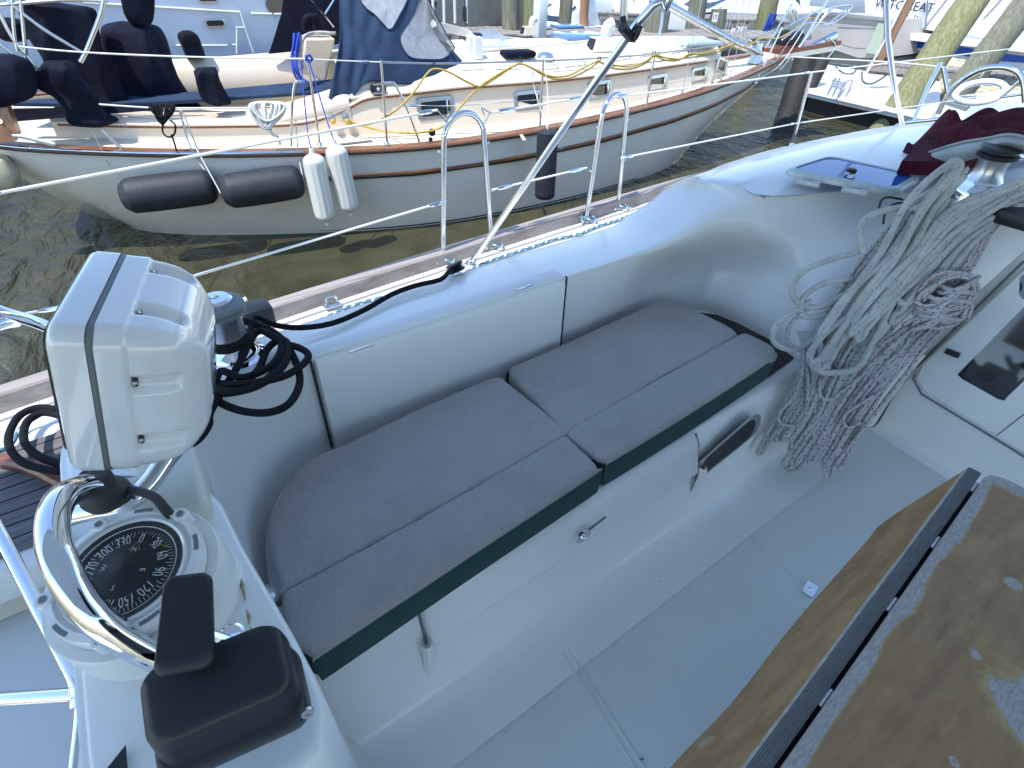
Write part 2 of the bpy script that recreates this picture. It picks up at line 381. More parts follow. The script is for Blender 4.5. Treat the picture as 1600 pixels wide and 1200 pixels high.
def text(name,body,size,T,mat,parent,ext=.0004,align='CENTER'):
    c=bpy.data.curves.new(name,'FONT'); c.body=body; c.size=size; c.extrude=ext; c.align_x=align; c.align_y='CENTER'; c.resolution_u=2
    t=bpy.data.objects.new(name,c); COL.objects.link(t); bpy.context.view_layer.update()
    me=bpy.data.meshes.new_from_object(t.evaluated_get(bpy.context.evaluated_depsgraph_get())); bpy.data.objects.remove(t)
    bm=bmn(); bm.from_mesh(me); bm.transform(T); return link(name,bm,mat,parent,smooth=False,recalc=False)
def copyt(root,loc,label=None,rotz=0):
    r=root.copy(); COL.objects.link(r); r.location=loc; r.rotation_euler=(0,0,rotz)
    if label: r['label']=label
    for ch in list(root.children):
        c=ch.copy(); COL.objects.link(c); c.parent=r
        for g in ch.children:
            d=g.copy(); COL.objects.link(d); d.parent=c
    return r
# ================================================================= OUR BOAT
own = thing('sailboat','white sailing yacht whose shaded cockpit, cushioned seat and helm fill the foreground','sailboat',(1,0,.7))
WAT = -.15
# --- hull below deck
def hullpt(x,y,z): return V((x,y,z))
rows=[]
for x,b in ((-1.6,1.95),(-.6,2.1),(.3,2.2),(1.2,2.27),(2.4,2.35),(3.5,2.38),(5,2.25),(7,1.5),(8.6,.35)):
    rows.append([(x,b-.02,1.13),(x,b-.06,.7),(x,b-.2,.2),(x,b-.45,-.15),(x,b*.5,-.6),(x,0,-.8)])
link('hull',loft(rows,3,3),'gel',own)
# --- side deck
rows=[]
for x,b in ((-1.6,1.95),(-.6,2.1),(.3,2.2),(1.2,2.27),(2.4,2.35),(3.5,2.38),(5,2.25),(7,1.5),(8.6,.35)):
    yi = 1.47 if x<4 else .2
    rows.append([(x,yi,1.14),(x,(yi+b)/2,1.145),(x,b-.10,1.14),(x,b-.02,1.135)])
link('side_deck',loft(rows,3,2),'gel',own)
# teak toe rail
bm=bmn(); tr=[(-1.6,1.93),(-.6,2.06),(.3,2.15),(1.2,2.23),(2.4,2.31),(3.5,2.34),(5,2.21),(7,1.46)]
c=cr([(x,y,0) for x,y in tr],8); R_=[]
for p in c: R_.append([(p.x,p.y-.035,1.13),(p.x,p.y-.033,1.198),(p.x,p.y-.025,1.205),(p.x,p.y+.025,1.205),(p.x,p.y+.032,1.196),(p.x,p.y+.03,1.08)])
grid(bm,R_); link('toe_rail',bm,'greyteak',own,sharp=30)
# grooves / genoa track on the side deck
bm=bmn()
for dy,w,h in ((-.26,.018,.012),(-.31,.012,.02)):
    g=[[(p.x,p.y+dy-w,1.14),(p.x,p.y+dy-w,1.14+h),(p.x,p.y+dy+w,1.14+h),(p.x,p.y+dy+w,1.14)] for p in c if -0.2<p.x<4.5]
    grid(bm,g)
linkloose('genoa_track',bm,'satin',own,sharp=30)
bm=bmn(); g=[[(p.x,p.y-.38-.004,1.146),(p.x,p.y-.38+.004,1.146)] for p in c if p.x<4.5]; grid(bm,g)
g=[[(p.x,p.y-.085,1.146),(p.x,p.y-.078,1.146)] for p in c if p.x<4.5]; grid(bm,g); linkloose('deck_groove',bm,'greyplastic',own)
# blue flecked line along the deck (lies loose) : thing
bm=bmn(); pts=[(p.x,p.y-.155-.012*math.sin(p.x*7)-.01*math.sin(p.x*17),1.155) for p in c if -.3<p.x<4.4]; tube(bm,pts,.0075,8)
for px,py in ((692,408),(768,385),(915,345),(965,325)):
    b=PZ(px,py,1.15); tube(bm,[b+V((-.05,-.03,.01)),b+V((0,.03,.03)),b+V((.05,-.02,.012)),b+V((.02,-.05,.01)),b+V((-.03,.02,.025))],.006,6,sm=4)
tag(setorigin(link('deck_line',bm,'ropeblue')),'blue and white flecked line lying along the sunlit side deck past the steel hoops','rope')
# --- cockpit coaming moulding
st=[]
def station(seat,ridge,outer,sz=1.07,deck=True,mid=None,k=.022):
    s=V((seat[0],seat[1],sz)) if len(seat)==2 else V(seat); r=V(ridge); o=V(outer)
    up=(r-s); hz=V((o.x-r.x,o.y-r.y,0)).normalized()
    out=[s, s+V((0,0,.05))+hz*.004, s.lerp(r,.5)+V((0,0,0))+hz*(0.004), r-up.normalized()*k+hz*0, r-up.normalized()*k*.2+hz*k*.14, r+(o-r).normalized()*k*.9, r.lerp(o,.5)+V((0,0,.006)), o-(o-r).normalized()*.03, o+V((0,0,-.008)), o+hz*.02+V((0,0,-.04)), V((o.x+hz.x*.035,o.y+hz.y*.035,1.12))]
    if mid is not None: out[2]=s+V((mid[0],mid[1],0))+V((0,0,mid[2]-s.z))
    return out
def sp_(px,py): p=PZ(px,py,1.09); return (p.x,p.y)
st+= [station((-.03,.5),(-.07,.5,1.45),(-.30,.5,1.45)),station((-.03,.80),(-.075,.80,1.45),(-.3,.85,1.45)),
 station((-.02,1.0),(-.07,1.05,1.45),(-.3,1.12,1.44)),station((.03,1.17),(-.035,1.24,1.45),(-.27,1.40,1.43)),
 station((.13,1.29),(.09,1.33,1.455),(-.03,1.57,1.41)),station((.28,1.335),(.28,1.335,1.452),(.27,1.61,1.40)),
 station((.7,1.34),(.7,1.33,1.45),(.71,1.63,1.40)),station((1.15,1.34),(1.17,1.33,1.45),(1.2,1.66,1.40)),
 station((1.5,1.37),PZ(976,403,1.465),PZ(949,355,1.41),k=.028),
 station((1.72,1.36),PZ(1036,380,1.49),PZ(981,337,1.45),mid=(.02,.02,1.3),k=.04),
 station(sp_(1085,485),PZ(1082,355,1.53),PZ(1014,318,1.50),mid=(.03,.04,1.30),k=.07),
 station(sp_(1114,489),PZ(1121,333,1.57),PZ(1043,297,1.555),mid=(.05,.05,1.32),k=.09),
 station(sp_(1152,503),PZ(1160,317,1.60),PZ(1075,283,1.60),mid=(.08,.05,1.34),k=.11),
 station(sp_(1198,527),PZ(1202,303,1.625),PZ(1097,278,1.63),mid=(.12,.06,1.36),k=.12)]
def bst(s,m,t): 
    s,m,t=V(s),V(m),V(t); up_=(t-s).normalized(); return [s,s+V((0,0,.05)),m,t-up_*.06,t-up_*.012,t+V((.02,0,.001)),t+V((.09,0,.002))]
q=PZ(1202,305,1.625)
sp14=sp_(1240,557)
b14=bst((*sp14,1.07),(sp14[0]+.14,sp14[1]+.03,1.36),(2.48,.93,1.642))
b12=st[-2]; b13=st[-1]
coast=st+[b14[:5]+[x+(b14[4]-b13[4]) for x in b13[5:]]]
mould=[loft(coast,6,3,drop1=1)]
# bulkhead from the seat up to the cabin top
bs=[b12[:5]+[b12[4]+V((.02,0,.006)),b12[4]+V((.09,0,.012))],b13[:5]+[b13[4]+V((.02,0,.006)),b13[4]+V((.09,0,.012))],b14,bst((2.06,.765,1.03),(2.25,.74,1.34),(2.56,.65,1.648)),bst((2.30,.60,.97),(2.44,.54,1.25),(2.63,.44,1.65))]
mould.append(loft(bs,6,3,drop0=1))
# cabin top
o0=PZ(1097,278,1.63)
ct=[[(2.66,-1,1.652),(2.63,.3,1.648),(2.57,.64,1.644),(2.49,.93,1.640),q+V((.02,0,-.006))]+b13[5:],
 [(2.95,-1,1.7),(2.9,.3,1.68),(2.85,.64,1.68),(2.8,.93,1.675),(2.75,1.06,1.669),(2.68,1.2,1.66),(2.60,1.38,1.643),(2.55,1.52,1.61),(2.52,1.63,1.575),(2.52,1.72,1.50),(2.52,1.8,1.12)],
 [(3.4,-1,1.74),(3.4,.3,1.72),(3.35,.64,1.71),(3.32,.93,1.70),(3.28,1.06,1.69),(3.25,1.2,1.675),(3.2,1.38,1.65),(3.2,1.54,1.61),(3.2,1.66,1.57),(3.2,1.755,1.48),(3.2,1.84,1.12)],
 [(4.2,-1,1.74),(4.2,.3,1.72),(4.2,.64,1.71),(4.2,.93,1.69),(4.2,1.04,1.676),(4.2,1.15,1.66),(4.2,1.28,1.64),(4.2,1.42,1.60),(4.2,1.52,1.56),(4.2,1.62,1.46),(4.2,1.74,1.12)],
 [(6.2,-.8,1.6),(6.2,.2,1.58),(6.2,.4,1.57),(6.2,.6,1.55),(6.2,.68,1.536),(6.2,.75,1.52),(6.2,.84,1.5),(6.2,.94,1.46),(6.2,1.02,1.43),(6.2,1.1,1.35),(6.2,1.2,1.12)]]
mould.append(loft(ct,6,3)); mm=bmn()
for b_ in mould:
    t_=bpy.data.meshes.new('t'); b_.to_mesh(t_); b_.free(); mm.from_mesh(t_); bpy.data.meshes.remove(t_)
bmesh.ops.remove_doubles(mm,verts=mm.verts,dist=.0015); link('deck_moulding',mm,'gel',own,sharp=60)
# locker lid panel set in the backrest
def lidpt(px,py): return PY(px,py,1.332)
bm=bmn(); x0=.275;x1=1.185
zz=[(1.322,1.10),(1.318,1.14),(1.318,1.425),(1.321,1.431),(1.352,1.4565),(1.40,1.451)]
grid(bm,[[(x0+.004,y+.016,z) for y,z in zz]]+[[(x,y,z) for y,z in zz] for x in (x0+.012,x1-.012)]+[[(x1-.004,y+.016,z) for y,z in zz]]); link('locker_lid',bm,'gel',own,sharp=50)
bm=bmn()
for x,a in ((x0,.0055),(x1,.005)): box(bm,(x,1.330,1.28),(a,.012,.34),bev=.002)
linkloose('lid_gap',bm,'seam',own)
bm=bmn()
for px,py in ((562,541),(815,447)):
    p=PZ(px,py,1.455); box(bm,(p.x,p.y-.015,1.457),(.075,.006,.006),bev=.002)
linkloose('lid_hinge',bm,'steel',own)
# --- sole
bm=bmn(); n=14
rows=[[(-2+4.41*i/n,-1.5+2.3*j/6,.70) for j in range(7)] for i in range(n+1)]
grid(bm,rows); link('cockpit_sole',bm,'nonskid',own)
# raised margins / panel lines of the non-skid
bm=bmn()
def strip(a,b,w,z=.7005,h=.0025):
    a,b=V(a),V(b); d=(b-a).normalized(); s=V((-d.y,d.x,0))*w/2; prism(bm,[a+s,b+s,b-s,a-s],(0,0,h))
A2_,B2_=PZ(858,968,.70),PZ(1000,1190,.70)
A,B=PZ(850,972,.70),PZ(985,1190,.70); strip(A,A+(B-A)*1.5,.004); strip(A2_,A2_+(B2_-A2_)*1.5,.004)
A2,B2=PZ(862,968,.70),PZ(1005,1190,.70); 
A,B=PZ(1098,772,.70),PZ(1262,922,.70); strip(A,A+(B-A)*1.6,.004,h=.0015)
linkloose('sole_seam',bm,'nonskid',own)
bm=bmn(); p=PZ(1265,922,.70); T=mat_axes(p,(1,.2,0),(0,0,1)); prism(bm,[T@V((a,b,.001)) for a,b in rrect(.055,.036,.006)],(0,0,.006)); lathe(bm,[(.006,.007),(.004,.011),(0,.012)],T,12)
link('eye_plate',bm,'steel',own)
# scattered grit on the sole
bm=bmn()
for i in range(45):
    p=V((rnd(.1,2.2),rnd(-.3,.62),.7025)); 
    if i%9==0: box(bm,p,(rnd(.008,.02),.0015,.0015),M.Rotation(rnd(0,3),3,'Z'))
    else: box(bm,p,(rnd(.001,.003),rnd(.001,.003),.0012),M.Rotation(rnd(0,3),3,'Z'))
tag(setorigin(link('grit',bm,'seam')),'tiny dark crumbs of dirt scattered over the white cockpit sole','dirt',kind='stuff')
# --- seat moulding
prof=[(.50,.702),(.60,.704),(.655,.716),(.685,.75),(.70,.85),(.712,.93),(.722,.99),(.733,1.045),(.753,1.077),(.80,1.088),(1.1,1.088),(1.36,1.088)]
rows=[[(x,y+ (.015*(x-.9)),z) for y,z in prof] for x in (-.03,.3,.7,1.1,1.5,1.99)]
link('seat',loft(rows,4,3),'gel',own,sharp=60)
# overhanging lid of the seat locker
lp=[(.795,1.094),(.748,1.086),(.722,1.060),(.706,1.01),(.692,.955),(.690,.950),(.697,.944),(.712,.944)]
rows=[]
XA,XB=.262,1.31
for x,k in ((XA,.024),(XA+.004,.006),(XA+.012,0),(.7,0),(XB-.012,0),(XB-.004,.006),(XB,.024)): rows.append([(x,y+.015*(x-.9)+k,z) for y,z in lp])
bm=bmn(); cols=[cr(r,4) for r in rows]; grid(bm,cols); link('seat_locker_lid',bm,'gel',own,sharp=50)
bm=bmn(); 
for xx,sg in ((XA-.006,1),(XB+.006,-1)):
    t=[(xx,y+.015*(xx-.9)-.002,z) for y,z in prof[4:9] if z>.92]
    tube(bm,t,.0045,6)
linkloose('lid_gap',bm,'greyplastic',own)
# moulded finger recesses at both ends of the lid
bm=bmn()
for x in (XA-.012,XB+.012):
    pr=[(.690,.965),(.684,.93),(.688,.86),(.700,.80)]
    g=[[(x+w,y+.015*(x-.9)-.004*(1-abs(w)/.013),z) for w in (-.013,-.008,0,.008,.013)] for y,z in cr([(a,b,0) for a,b in pr],3) for y,z in ((y,z),)] if False else [[(x+w,p[0]+.015*(x-.9)-(.010 if abs(w)<.01 else -.006),p[1]) for w in (-.015,-.008,0,.008,.015)] for p in cr([(a,b,0) for a,b in pr],3)]
    grid(bm,g)
linkloose('lid_grip',bm,'gel',own)
# latch on lid
p=PY(908,836,.692); Tl=mat_axes(p+V((0,-.004,0)),(1,0,0),(0,-1,.15))
bm=bmn(); ov=[Tl@V((.028*math.cos(a),.019*math.sin(a)*(1-.25*abs(math.cos(a))),0)) for a in [2*math.pi*k/24 for k in range(24)]]; prism(bm,ov,(Tl.to_3x3()@V((0,0,.007)))); lathe(bm,[(.008,.007),(.008,.011),(.005,.012),(.003,.009),(0,.009)],Tl,14)
l_=link('latch',bm,'chrome',own)
bm=bmn()
for (a,b) in (((866,874),(897,850)),((920,828),(946,808))):
    tube(bm,[PY(*a,.700),PY(*b,.703)],.0035,6)
linkloose('lid_groove',bm,'greyplastic',own)
# small portlight in the seat front
bm=bmn(); yy=.706
ol=[(1084,749),(1090,728),(1103,712),(1168,656),(1182,647),(1188,651),(1184,668),(1172,684),(1108,736),(1093,747)]
po=[PY(a,b,yy) for a,b in ol]; po=cr(po,3,True); cc=sum(po,V())/len(po)
inn=[cc+(p-cc)*.83 for p in po]; f=[p+V((0,-.003,0)) for p in po]; g=[p+V((0,-.003,0)) for p in inn]; h=[p+V((0,.002,0)) for p in inn]
grid(bm,[po,f,g,h],closed=True); pf=link('portlight',bm,'satin',own)
bm=bmn(); 
inn2=[p+V((0,-.0008,0)) for p in inn]; bm.faces.new([bm.verts.new(p) for p in inn2]); link('pane',bm,'dialblack',pf,smooth=False)
# grey slatted inlay at the end of the seat
bm=bmn(); oz=1.0925
ol=[PZ(1050,480,oz),PZ(1092,489,oz),PZ(1120,493,oz),PZ(1150,505,oz),PZ(1205,533,oz),PZ(1240,560,oz),PZ(1200,590,oz),PZ(1000,560,oz)]
prism(bm,ol,(0,0,.004)); link('teak_inlay',bm,'seatteak',own)
# ---- companionway
bm=bmn(); 
rows=[[(1.99,.70,.70),(1.985,.74,.9),(1.98,.80,1.12),(1.98,.86,1.2)],[(2.12,.66,.70),(2.11,.68,.9),(2.09,.72,1.08),(2.12,.74,1.2)],[(2.38,.585,.70),(2.385,.585,.85),(2.33,.60,1.0),(2.36,.58,1.1)],[(2.415,.565,.70),(2.415,.56,.85),(2.42,.55,.98),(2.44,.535,1.1)]]
link('lower_bulkhead',loft(rows,4,4),'gel',own)
def CW(y,z): # companionway face
    x = 2.41+ (0.02 if z<.95 else .02+(z-.95)*.30); return V((x-.18*(.58-y)*.45,y,z))
rows=[[CW(y,z) if z>.72 else V((CW(y,.8).x-.02,y,.7)) for z in (.70,.73,.85,.93,.96,1.2,1.4,1.66)] for y in (.56,.3,0,-.4,-.9)]
for r in rows:
    r[0]=r[0]+V((-.03,0,0)); 
link('companionway_bulkhead',loft(rows,4,3),'gel',own,sharp=60)
# plane of the face for px mapping
a=CW(.5,1.0); b_=CW(-.3,1.0); c_=CW(.5,1.5); cn=(b_-a).cross(c_-a).normalized(); 
if cn.x>0: cn=-cn
def PC(px,py,off=0): return PP(px,py,a+cn*off,cn)
bm=bmn(); ol=[(1600,413),(1521,490),(1440,572),(1432,592),(1445,612),(1557,681),(1720,780),(1900,560),(1760,300)]
prism(bm,[PC(*p,.012) for p in ol],cn*-.011); db=link('drop_board',bm,'gel',own); bevmod(db,.003)
bm=bmn(); tube(bm,[PC(*p,.004) for p in ((1600,408),(1521,485),(1436,568),(1427,592),(1440,616),(1557,687),(1650,745))],.004,6); link('board_gap',bm,'greyplastic',own)
bm=bmn(); tube(bm,[PC(1557,681,.0125),PC(1620,632,.0125)],.0022,6); link('board_joint',bm,'greyplastic',own)
for ol in ([(1496,585),(1503,592),(1560,624),(1569,626),(1576,618),(1700,500),(1640,450),(1600,480)],[(1594,433),(1592,460),(1598,468),(1650,440),(1640,400)]):
    bm=bmn(); prism(bm,[PC(*p,.0135) for p in ol],cn*-.003); w_=link('board_window',bm,'darkglass',own)
bm=bmn(); tube(bm,[PC(*p,.01) for p in ((1412,597),(1422,587),(1505,510),(1600,420),(1700,330))],.006,6); link('gasket',bm,'tan',own)
bm=bmn(); T=mat_axes(PC(1488,552,.02),PC(1500,556)-PC(1470,545),cn); box(bm,(0,0,0),(.05,.022,.01),T,bev=.003); link('catch',bm,'black',own)
# --- deck hatch on the cabin top
hz_=1.672
C=[PZ(1217,273,hz_),PZ(1290,250,hz_),PZ(1440,283,hz_),PZ(1400,308,hz_)]
def quadround(C,k=.18,n=4):
    out=[]; m=len(C)
    for i in range(m):
        p,a,b=C[i],C[i-1],C[(i+1)%m]; A=p+(a-p)*k; B=p+(b-p)*k
        for j in range(n+1):
            t=j/n; out.append(A*(1-t)**2+p*2*t*(1-t)+B*t*t)
    return out
bm=bmn(); o1=quadround(C); cc=sum(o1,V())/len(o1)
o2=[cc+(p-cc)*.97+V((0,0,.022)) for p in o1]; o3=[cc+(p-cc)*.88+V((0,0,.026)) for p in o1]; o4=[cc+(p-cc)*.87+V((0,0,.018)) for p in o1]
grid(bm,[o1,[p+V((0,0,.012)) for p in o1],o2,o3,o4],closed=True); hf=link('deck_hatch',bm,'liner',own,sharp=40)
MT['hatchframe']=simple('grey_alloy_frame',(.5,.55,.55),.35,.2); hf.data.materials[0]=MT['hatchframe']
bm=bmn(); bm.faces.new([bm.verts.new(p+V((0,0,.003))) for p in o4]); link('pane',bm,'skypaint',hf,smooth=False)
bm=bmn(); p=PZ(1330,268,hz_+.03); T=mat_axes(p,(1,0,0),(0,0,1)); lathe(bm,[(.018,0),(.02,.006),(.014,.012),(0,.013)],T,20); link('knob',bm,'black',hf)
bm=bmn(); box(bm,(p.x-.03,p.y-.02,p.z-.003),(.09,.02,.006),M.Rotation(.35,3,'Z'),bev=.002); link('stay',bm,'satin',hf)
for px,py in ((1262,287),(1335,300)):
    bm=bmn(); p=PZ(px,py,hz_+.008); d=(C[3]-C[0]).normalized(); box(bm,(0,0,0),(.085,.022,.016),mat_axes(p,d,(0,0,1)),bev=.004)
    for k in (-.03,.03): lathe(bm,[(.009,-.012),(.009,.012)],mat_axes(p+d*k+V((0,0,.006)),(0,0,1),d),10)
    link('hinge',bm,'hatchframe',hf)
# ---- helm console
bm=bmn()
ol=[(-.30,.42),(-.302,.9),(-.30,1.12),(-.2,1.16),(-.06,1.0),(-.035,.8),(-.005,.50),(-.02,.415),(-.06,.38),(-.25,.38)]
lv=[(1.455,.93),(1.452,.975),(1.44,1.0),(1.2,1.02),(.95,1.06),(.80,1.16),(.72,1.35),(.702,1.5)]
cx,cy=-.16,.72; rows=[]
for z,k in lv: rows.append([(cx+(x-cx)*(k if x>-.25 else min(k,1.02)),cy+(y-cy)*(k if y<.8 else min(k,1.0)),z) for x,y in ol])
b2=bmn(); vs=grid(b2,[[tuple(p) for p in cr(r,3,True)] for r in rows],closed=True); b2.faces.new(vs[0])
link('helm_console',b2,'gel',own,sharp=50)
# white raised disc under the compass
cp=PZ(190,885,1.585); 
# dark triangle at the bottom left: recess on console side
bm=bmn(); cn2=V((0,-1,0)); prism(bm,[PZ(197,1165,1.462),PZ(165,1205,1.462),PZ(200,1205,1.462)],(0,0,.002)); link('vent',bm,'black',own,smooth=False)
# caulk scars
bm=bmn()
for a,b in (((371,893),(383,938)),((385,952),(389,975)),((391,980),(396,1002))):
    A_,B_=PZ(*a,1.462),PZ(*b,1.462); m_=A_.lerp(B_,.5)+V((.002,0,0)); tube(bm,[A_,m_,B_],[.001,.0035,.001],5)
linkloose('caulk_scar',bm,'rust',own)
# oval pad eye on seat end wall
bm=bmn(); T=mat_axes(PX(420,929,-.028),(PX(432,962,-.03)-PX(411,897,-.03)),(1,.1,.1)); 
pr=[]; 
for r,z in ((1,0),(.97,.006),(.8,.012),(.4,.016),(0.02,.017)): pr.append([T@V((.048*r*math.cos(2*math.pi*k/24),.017*r*math.sin(2*math.pi*k/24)*(1.0),z)) for k in range(24)])
grid(bm,pr,closed=True); link('oval_plate',bm,'satin',own)
# ---- compass
ca=V((0,-.05,1)).normalized(); CT=mat_axes(PD(192,888,.86),(1,.15,0),V((-.10,-.12,1)))
cr_=.088
def ring(r,z,n=48): return [CT@V((r*math.cos(2*math.pi*k/n),r*math.sin(2*math.pi*k/n),z)) for k in range(n)]
bm=bmn(); grid(bm,[ring(r,z) for r,z in ((.001,-.034),(cr_+.038,-.034),(cr_+.041,-.040),(cr_+.042,-.09),(cr_+.042,-.17))],closed=True)
pl=link('compass_pod',bm,'gel',own)
bm=bmn(); grid(bm,[ring(r,z) for r,z in ((cr_+.022,-.033),(cr_+.024,-.012),(cr_+.021,-.004),(cr_+.010,-.002),(cr_+.008,-.008),(cr_+.004,-.008),(cr_,-.001),(cr_-.004,-.004))],closed=True)
for k in range(5):
    a=math.radians(20+72*k); p=CT@V(((cr_+.019)*math.cos(a),(cr_+.019)*math.sin(a),-.004)); lathe(bm,[(.013,-.022),(.013,.000),(.011,.004),(.007,.004),(.005,.001),(0,.001)],mat_axes(p,(1,0,0),CT.to_3x3()@V((0,0,1))),18)
co=link('compass',bm,'whiteplastic',own)
bm=bmn()
for k in range(5):
    a=math.radians(20+72*k); p=CT@V(((cr_+.019)*math.cos(a),(cr_+.019)*math.sin(a),.0012)); lathe(bm,[(.0055,0),(0,.0001)],mat_axes(p,(1,0,0),CT.to_3x3()@V((0,0,1))),12)
    a2=a+.62
    grid(bm,[[CT@V(((cr_+q)*math.cos(a2+t),(cr_+q)*math.sin(a2+t),-.0025+ (.0 if q<.02 else -.0))) for t in (-.14,-.07,0,.07,.14)] for q in (.0125,.0195)])
linkloose('screw_recess',bm,'greyplastic',co)
bm=bmn(); grid(bm,[ring(r,z) for r,z in ((cr_-.004,-.004),(cr_-.012,-.006),(cr_-.02,-.010),(.001,.004))],closed=True); dial=link('dial',bm,'dialblack',co)
bm=bmn(); grid(bm,[ring(r,z) for r,z in ((cr_-.0145,-.0055),(cr_-.013,-.0048))],closed=True)
for k in range(72):
    a=2*math.pi*k/72; l=.010 if k%6==0 else .006; 
    if k%3==0 or True:
        r1=cr_-.020; r0=r1-l; w=.0009
        def dz(r): return -.010+(.014)*(1-(r/(cr_-.02)))+.0006
        e=V((math.cos(a),math.sin(a),0)); s=V((-math.sin(a),math.cos(a),0))*w*.5
        bm.faces.new([bm.verts.new(CT@(e*r0+s+V((0,0,dz(r0))))),bm.verts.new(CT@(e*r1+s+V((0,0,dz(r1))))),bm.verts.new(CT@(e*r1-s+V((0,0,dz(r1))))),bm.verts.new(CT@(e*r0-s+V((0,0,dz(r0)))))])
link('graduations',bm,'mark',co,smooth=False)
# card bearing: zero points up-right in the picture
def cardT(a,r,up=True): # a in radians in CT plane
    z=-.010+.014*(1-(r/(cr_-.02)))+.001; p=CT@V((r*math.cos(a),r*math.sin(a),z)); 
    e=CT.to_3x3()@V((math.cos(a),math.sin(a),0)); zz_=CT.to_3x3()@V((0,0,1)); xx=e.cross(zz_); return mat_axes(p,xx,zz_)
# find angle of pixel (220,838): numeral 0
inv=CT.inverted()
def pang(px,py):
    n_=CT.to_3x3()@V((0,0,1)); q_=inv@PP(px,py,CT.translation,n_); return math.atan2(q_.y,q_.x)
a0=pang(219,838)
for k in range(12):
    a=a0-math.radians(30*k); T=cardT(a,cr_-.036)@M.Scale(.56,4,V((1,0,0))); text('numeral',str(30*k),.027,T,'mark',co,.0002)
for ch,k in (('E',3),('S',6),('W',9)):
    T=cardT(a0-math.radians(30*k),.030); text('letter',ch,.011,T,'mark',co,.0002)
T=cardT(a0,.034); bm=bmn()
arrow=[(-.004,-.012),(-.004,-.002),(-.009,-.002),(0,.012),(.009,-.002),(.004,-.002),(.004,-.012)]
tube(bm,[T@V((x,y,0)) for x,y in arrow],.0006,4,closed=True); link('north_arrow',bm,'markyellow',co); text('letter','N',.009,T@M.Translation((0,-.001,.0003)),'mark',co,.0002)
bm=bmn(); tube(bm,[cardT(pang(233,857),.05).translation,cardT(pang(245,851),.058).translation,cardT(pang(256,855),.067).translation],.0006,4); link('lubber_line',bm,'markyellow',co)
bm=bmn(); dr=[(cr_-.003,-.003)]+[( (cr_-.004)*math.cos(t),(cr_-.004)*.5*math.sin(t)) for t in [math.radians(x) for x in (8,20,34,50,66,80)]]+[(.0005,(cr_-.004)*.5)]
grid(bm,[ring(r,z) for r,z in dr],closed=True); link('dome',bm,'dome',co)
# ---- engine throttle, black housing with lever
thn=V((-.05,-.42,1)).normalized(); tx=(PD(468,1030,.72)-PD(228,1120,.62)); 
TC=PD(350,1090,.70); TT=mat_axes(TC,tx,thn)
bm=bmn(); lh=.089; 
def thr(z0,z1,w,d,r,bulge): pass
rows=[]
for z,k,dy in ((-.085,.98,-.012),(-.08,1.0,-.012),(-.035,1.0,-.012),(-.026,.985,-.010),(-.022,.965,-.004),(-.021,.95,.002),(-.016,.955,.006),(.0,.95,.012),(.016,.93,.016),(.024,.88,.018),(.028,.78,.018),(.030,.5,.018),(.0305,.2,.018)):
    rows.append([TT@V((x*k,y*(k if z<0 else k*.92)+dy,z)) for x,y in rrect(2*lh,.110,.028,6)])
vs=grid(bm,rows,closed=True); bm.faces.new(vs[-1]); th=link('throttle_housing',bm,'black',own,sharp=40)
bm=bmn(); lathe(bm,[(.008,0),(.008,.004),(.004,.004),(.0035,.002),(0,.002)],mat_axes(TT@V((.088,-.055,-.005)),(1,0,0),TT.to_3x3()@V((0,-.8,.6))),14); link('screw',bm,'satin',th)
bm=bmn(); LT=mat_axes(PD(292,972,.66),PD(325,965,.66)-PD(262,975,.66),V((-.0,-.55,.8)))
rows=[]
for z,k in ((-.012,.9),(-.008,1.),(.006,1.),(.010,.93),(.011,.7)):
    rows.append([LT@V((x*k,y*k,z)) for x,y in [(x*(1+.1*(-y)/.05),y) for x,y in rrect(.056,.108,.012,5)]])
vs=grid(bm,rows,closed=True); bm.faces.new(vs[-1]); lv_=link('throttle_lever',bm,'black',own,sharp=50)
bm=bmn(); tube(bm,[PD(318,990,.70),PD(350,1000,.72),PD(375,1010,.73)],.009,10)
lathe(bm,[(.013,-.012),(.010,.0),(.014,.016),(.016,.02),(.012,.022),(0,.02)],mat_axes(PD(366,1004,.74),(1,0,0),(0.1,0,1)),18); tube(bm,[PD(310,1030,.72),PD(328,1018,.72)],.012,10); link('lever_shaft',bm,'chrome',lv_)
# ---- pedestal guard tubes
bm=bmn()
tube(bm,[PD(300,1062,.86),PD(262,1036,.84),PD(196,1000,.80),PD(140,955,.77),PD(98,890,.76),PD(82,830,.79),PD(92,785,.84),PD(120,765,.90),PD(160,757,.98),PD(200,757,1.06)],.0215,20,sm=8)
link('guard_tube',bm,'chrome',own,sharp=80)
bm=bmn(); tube(bm,[PD(290,680,1.10),PD(262,715,1.08),PD(232,757,1.05),PD(196,787,1.02),PD(150,797,1.02),PD(100,812,1.03),PD(85,850,1.04),PD(110,930,1.0),PD(160,1000,.98)],.019,18,sm=8)
link('guard_tube',bm,'chrome',own,sharp=80)
bm=bmn(); lathe(bm,[(.036,-.012),(.040,0),(.036,.010),(.026,.022),(.024,.05)],mat_axes(PD(165,772,.98),(1,0,0),(0,0,1)),24); tube(bm,[PD(205,765,.99),PD(240,776,.95),PD(262,800,.93),PD(280,815,.95)],.008,8,sm=5)
link('rubber_boot',bm,'rubber',own)
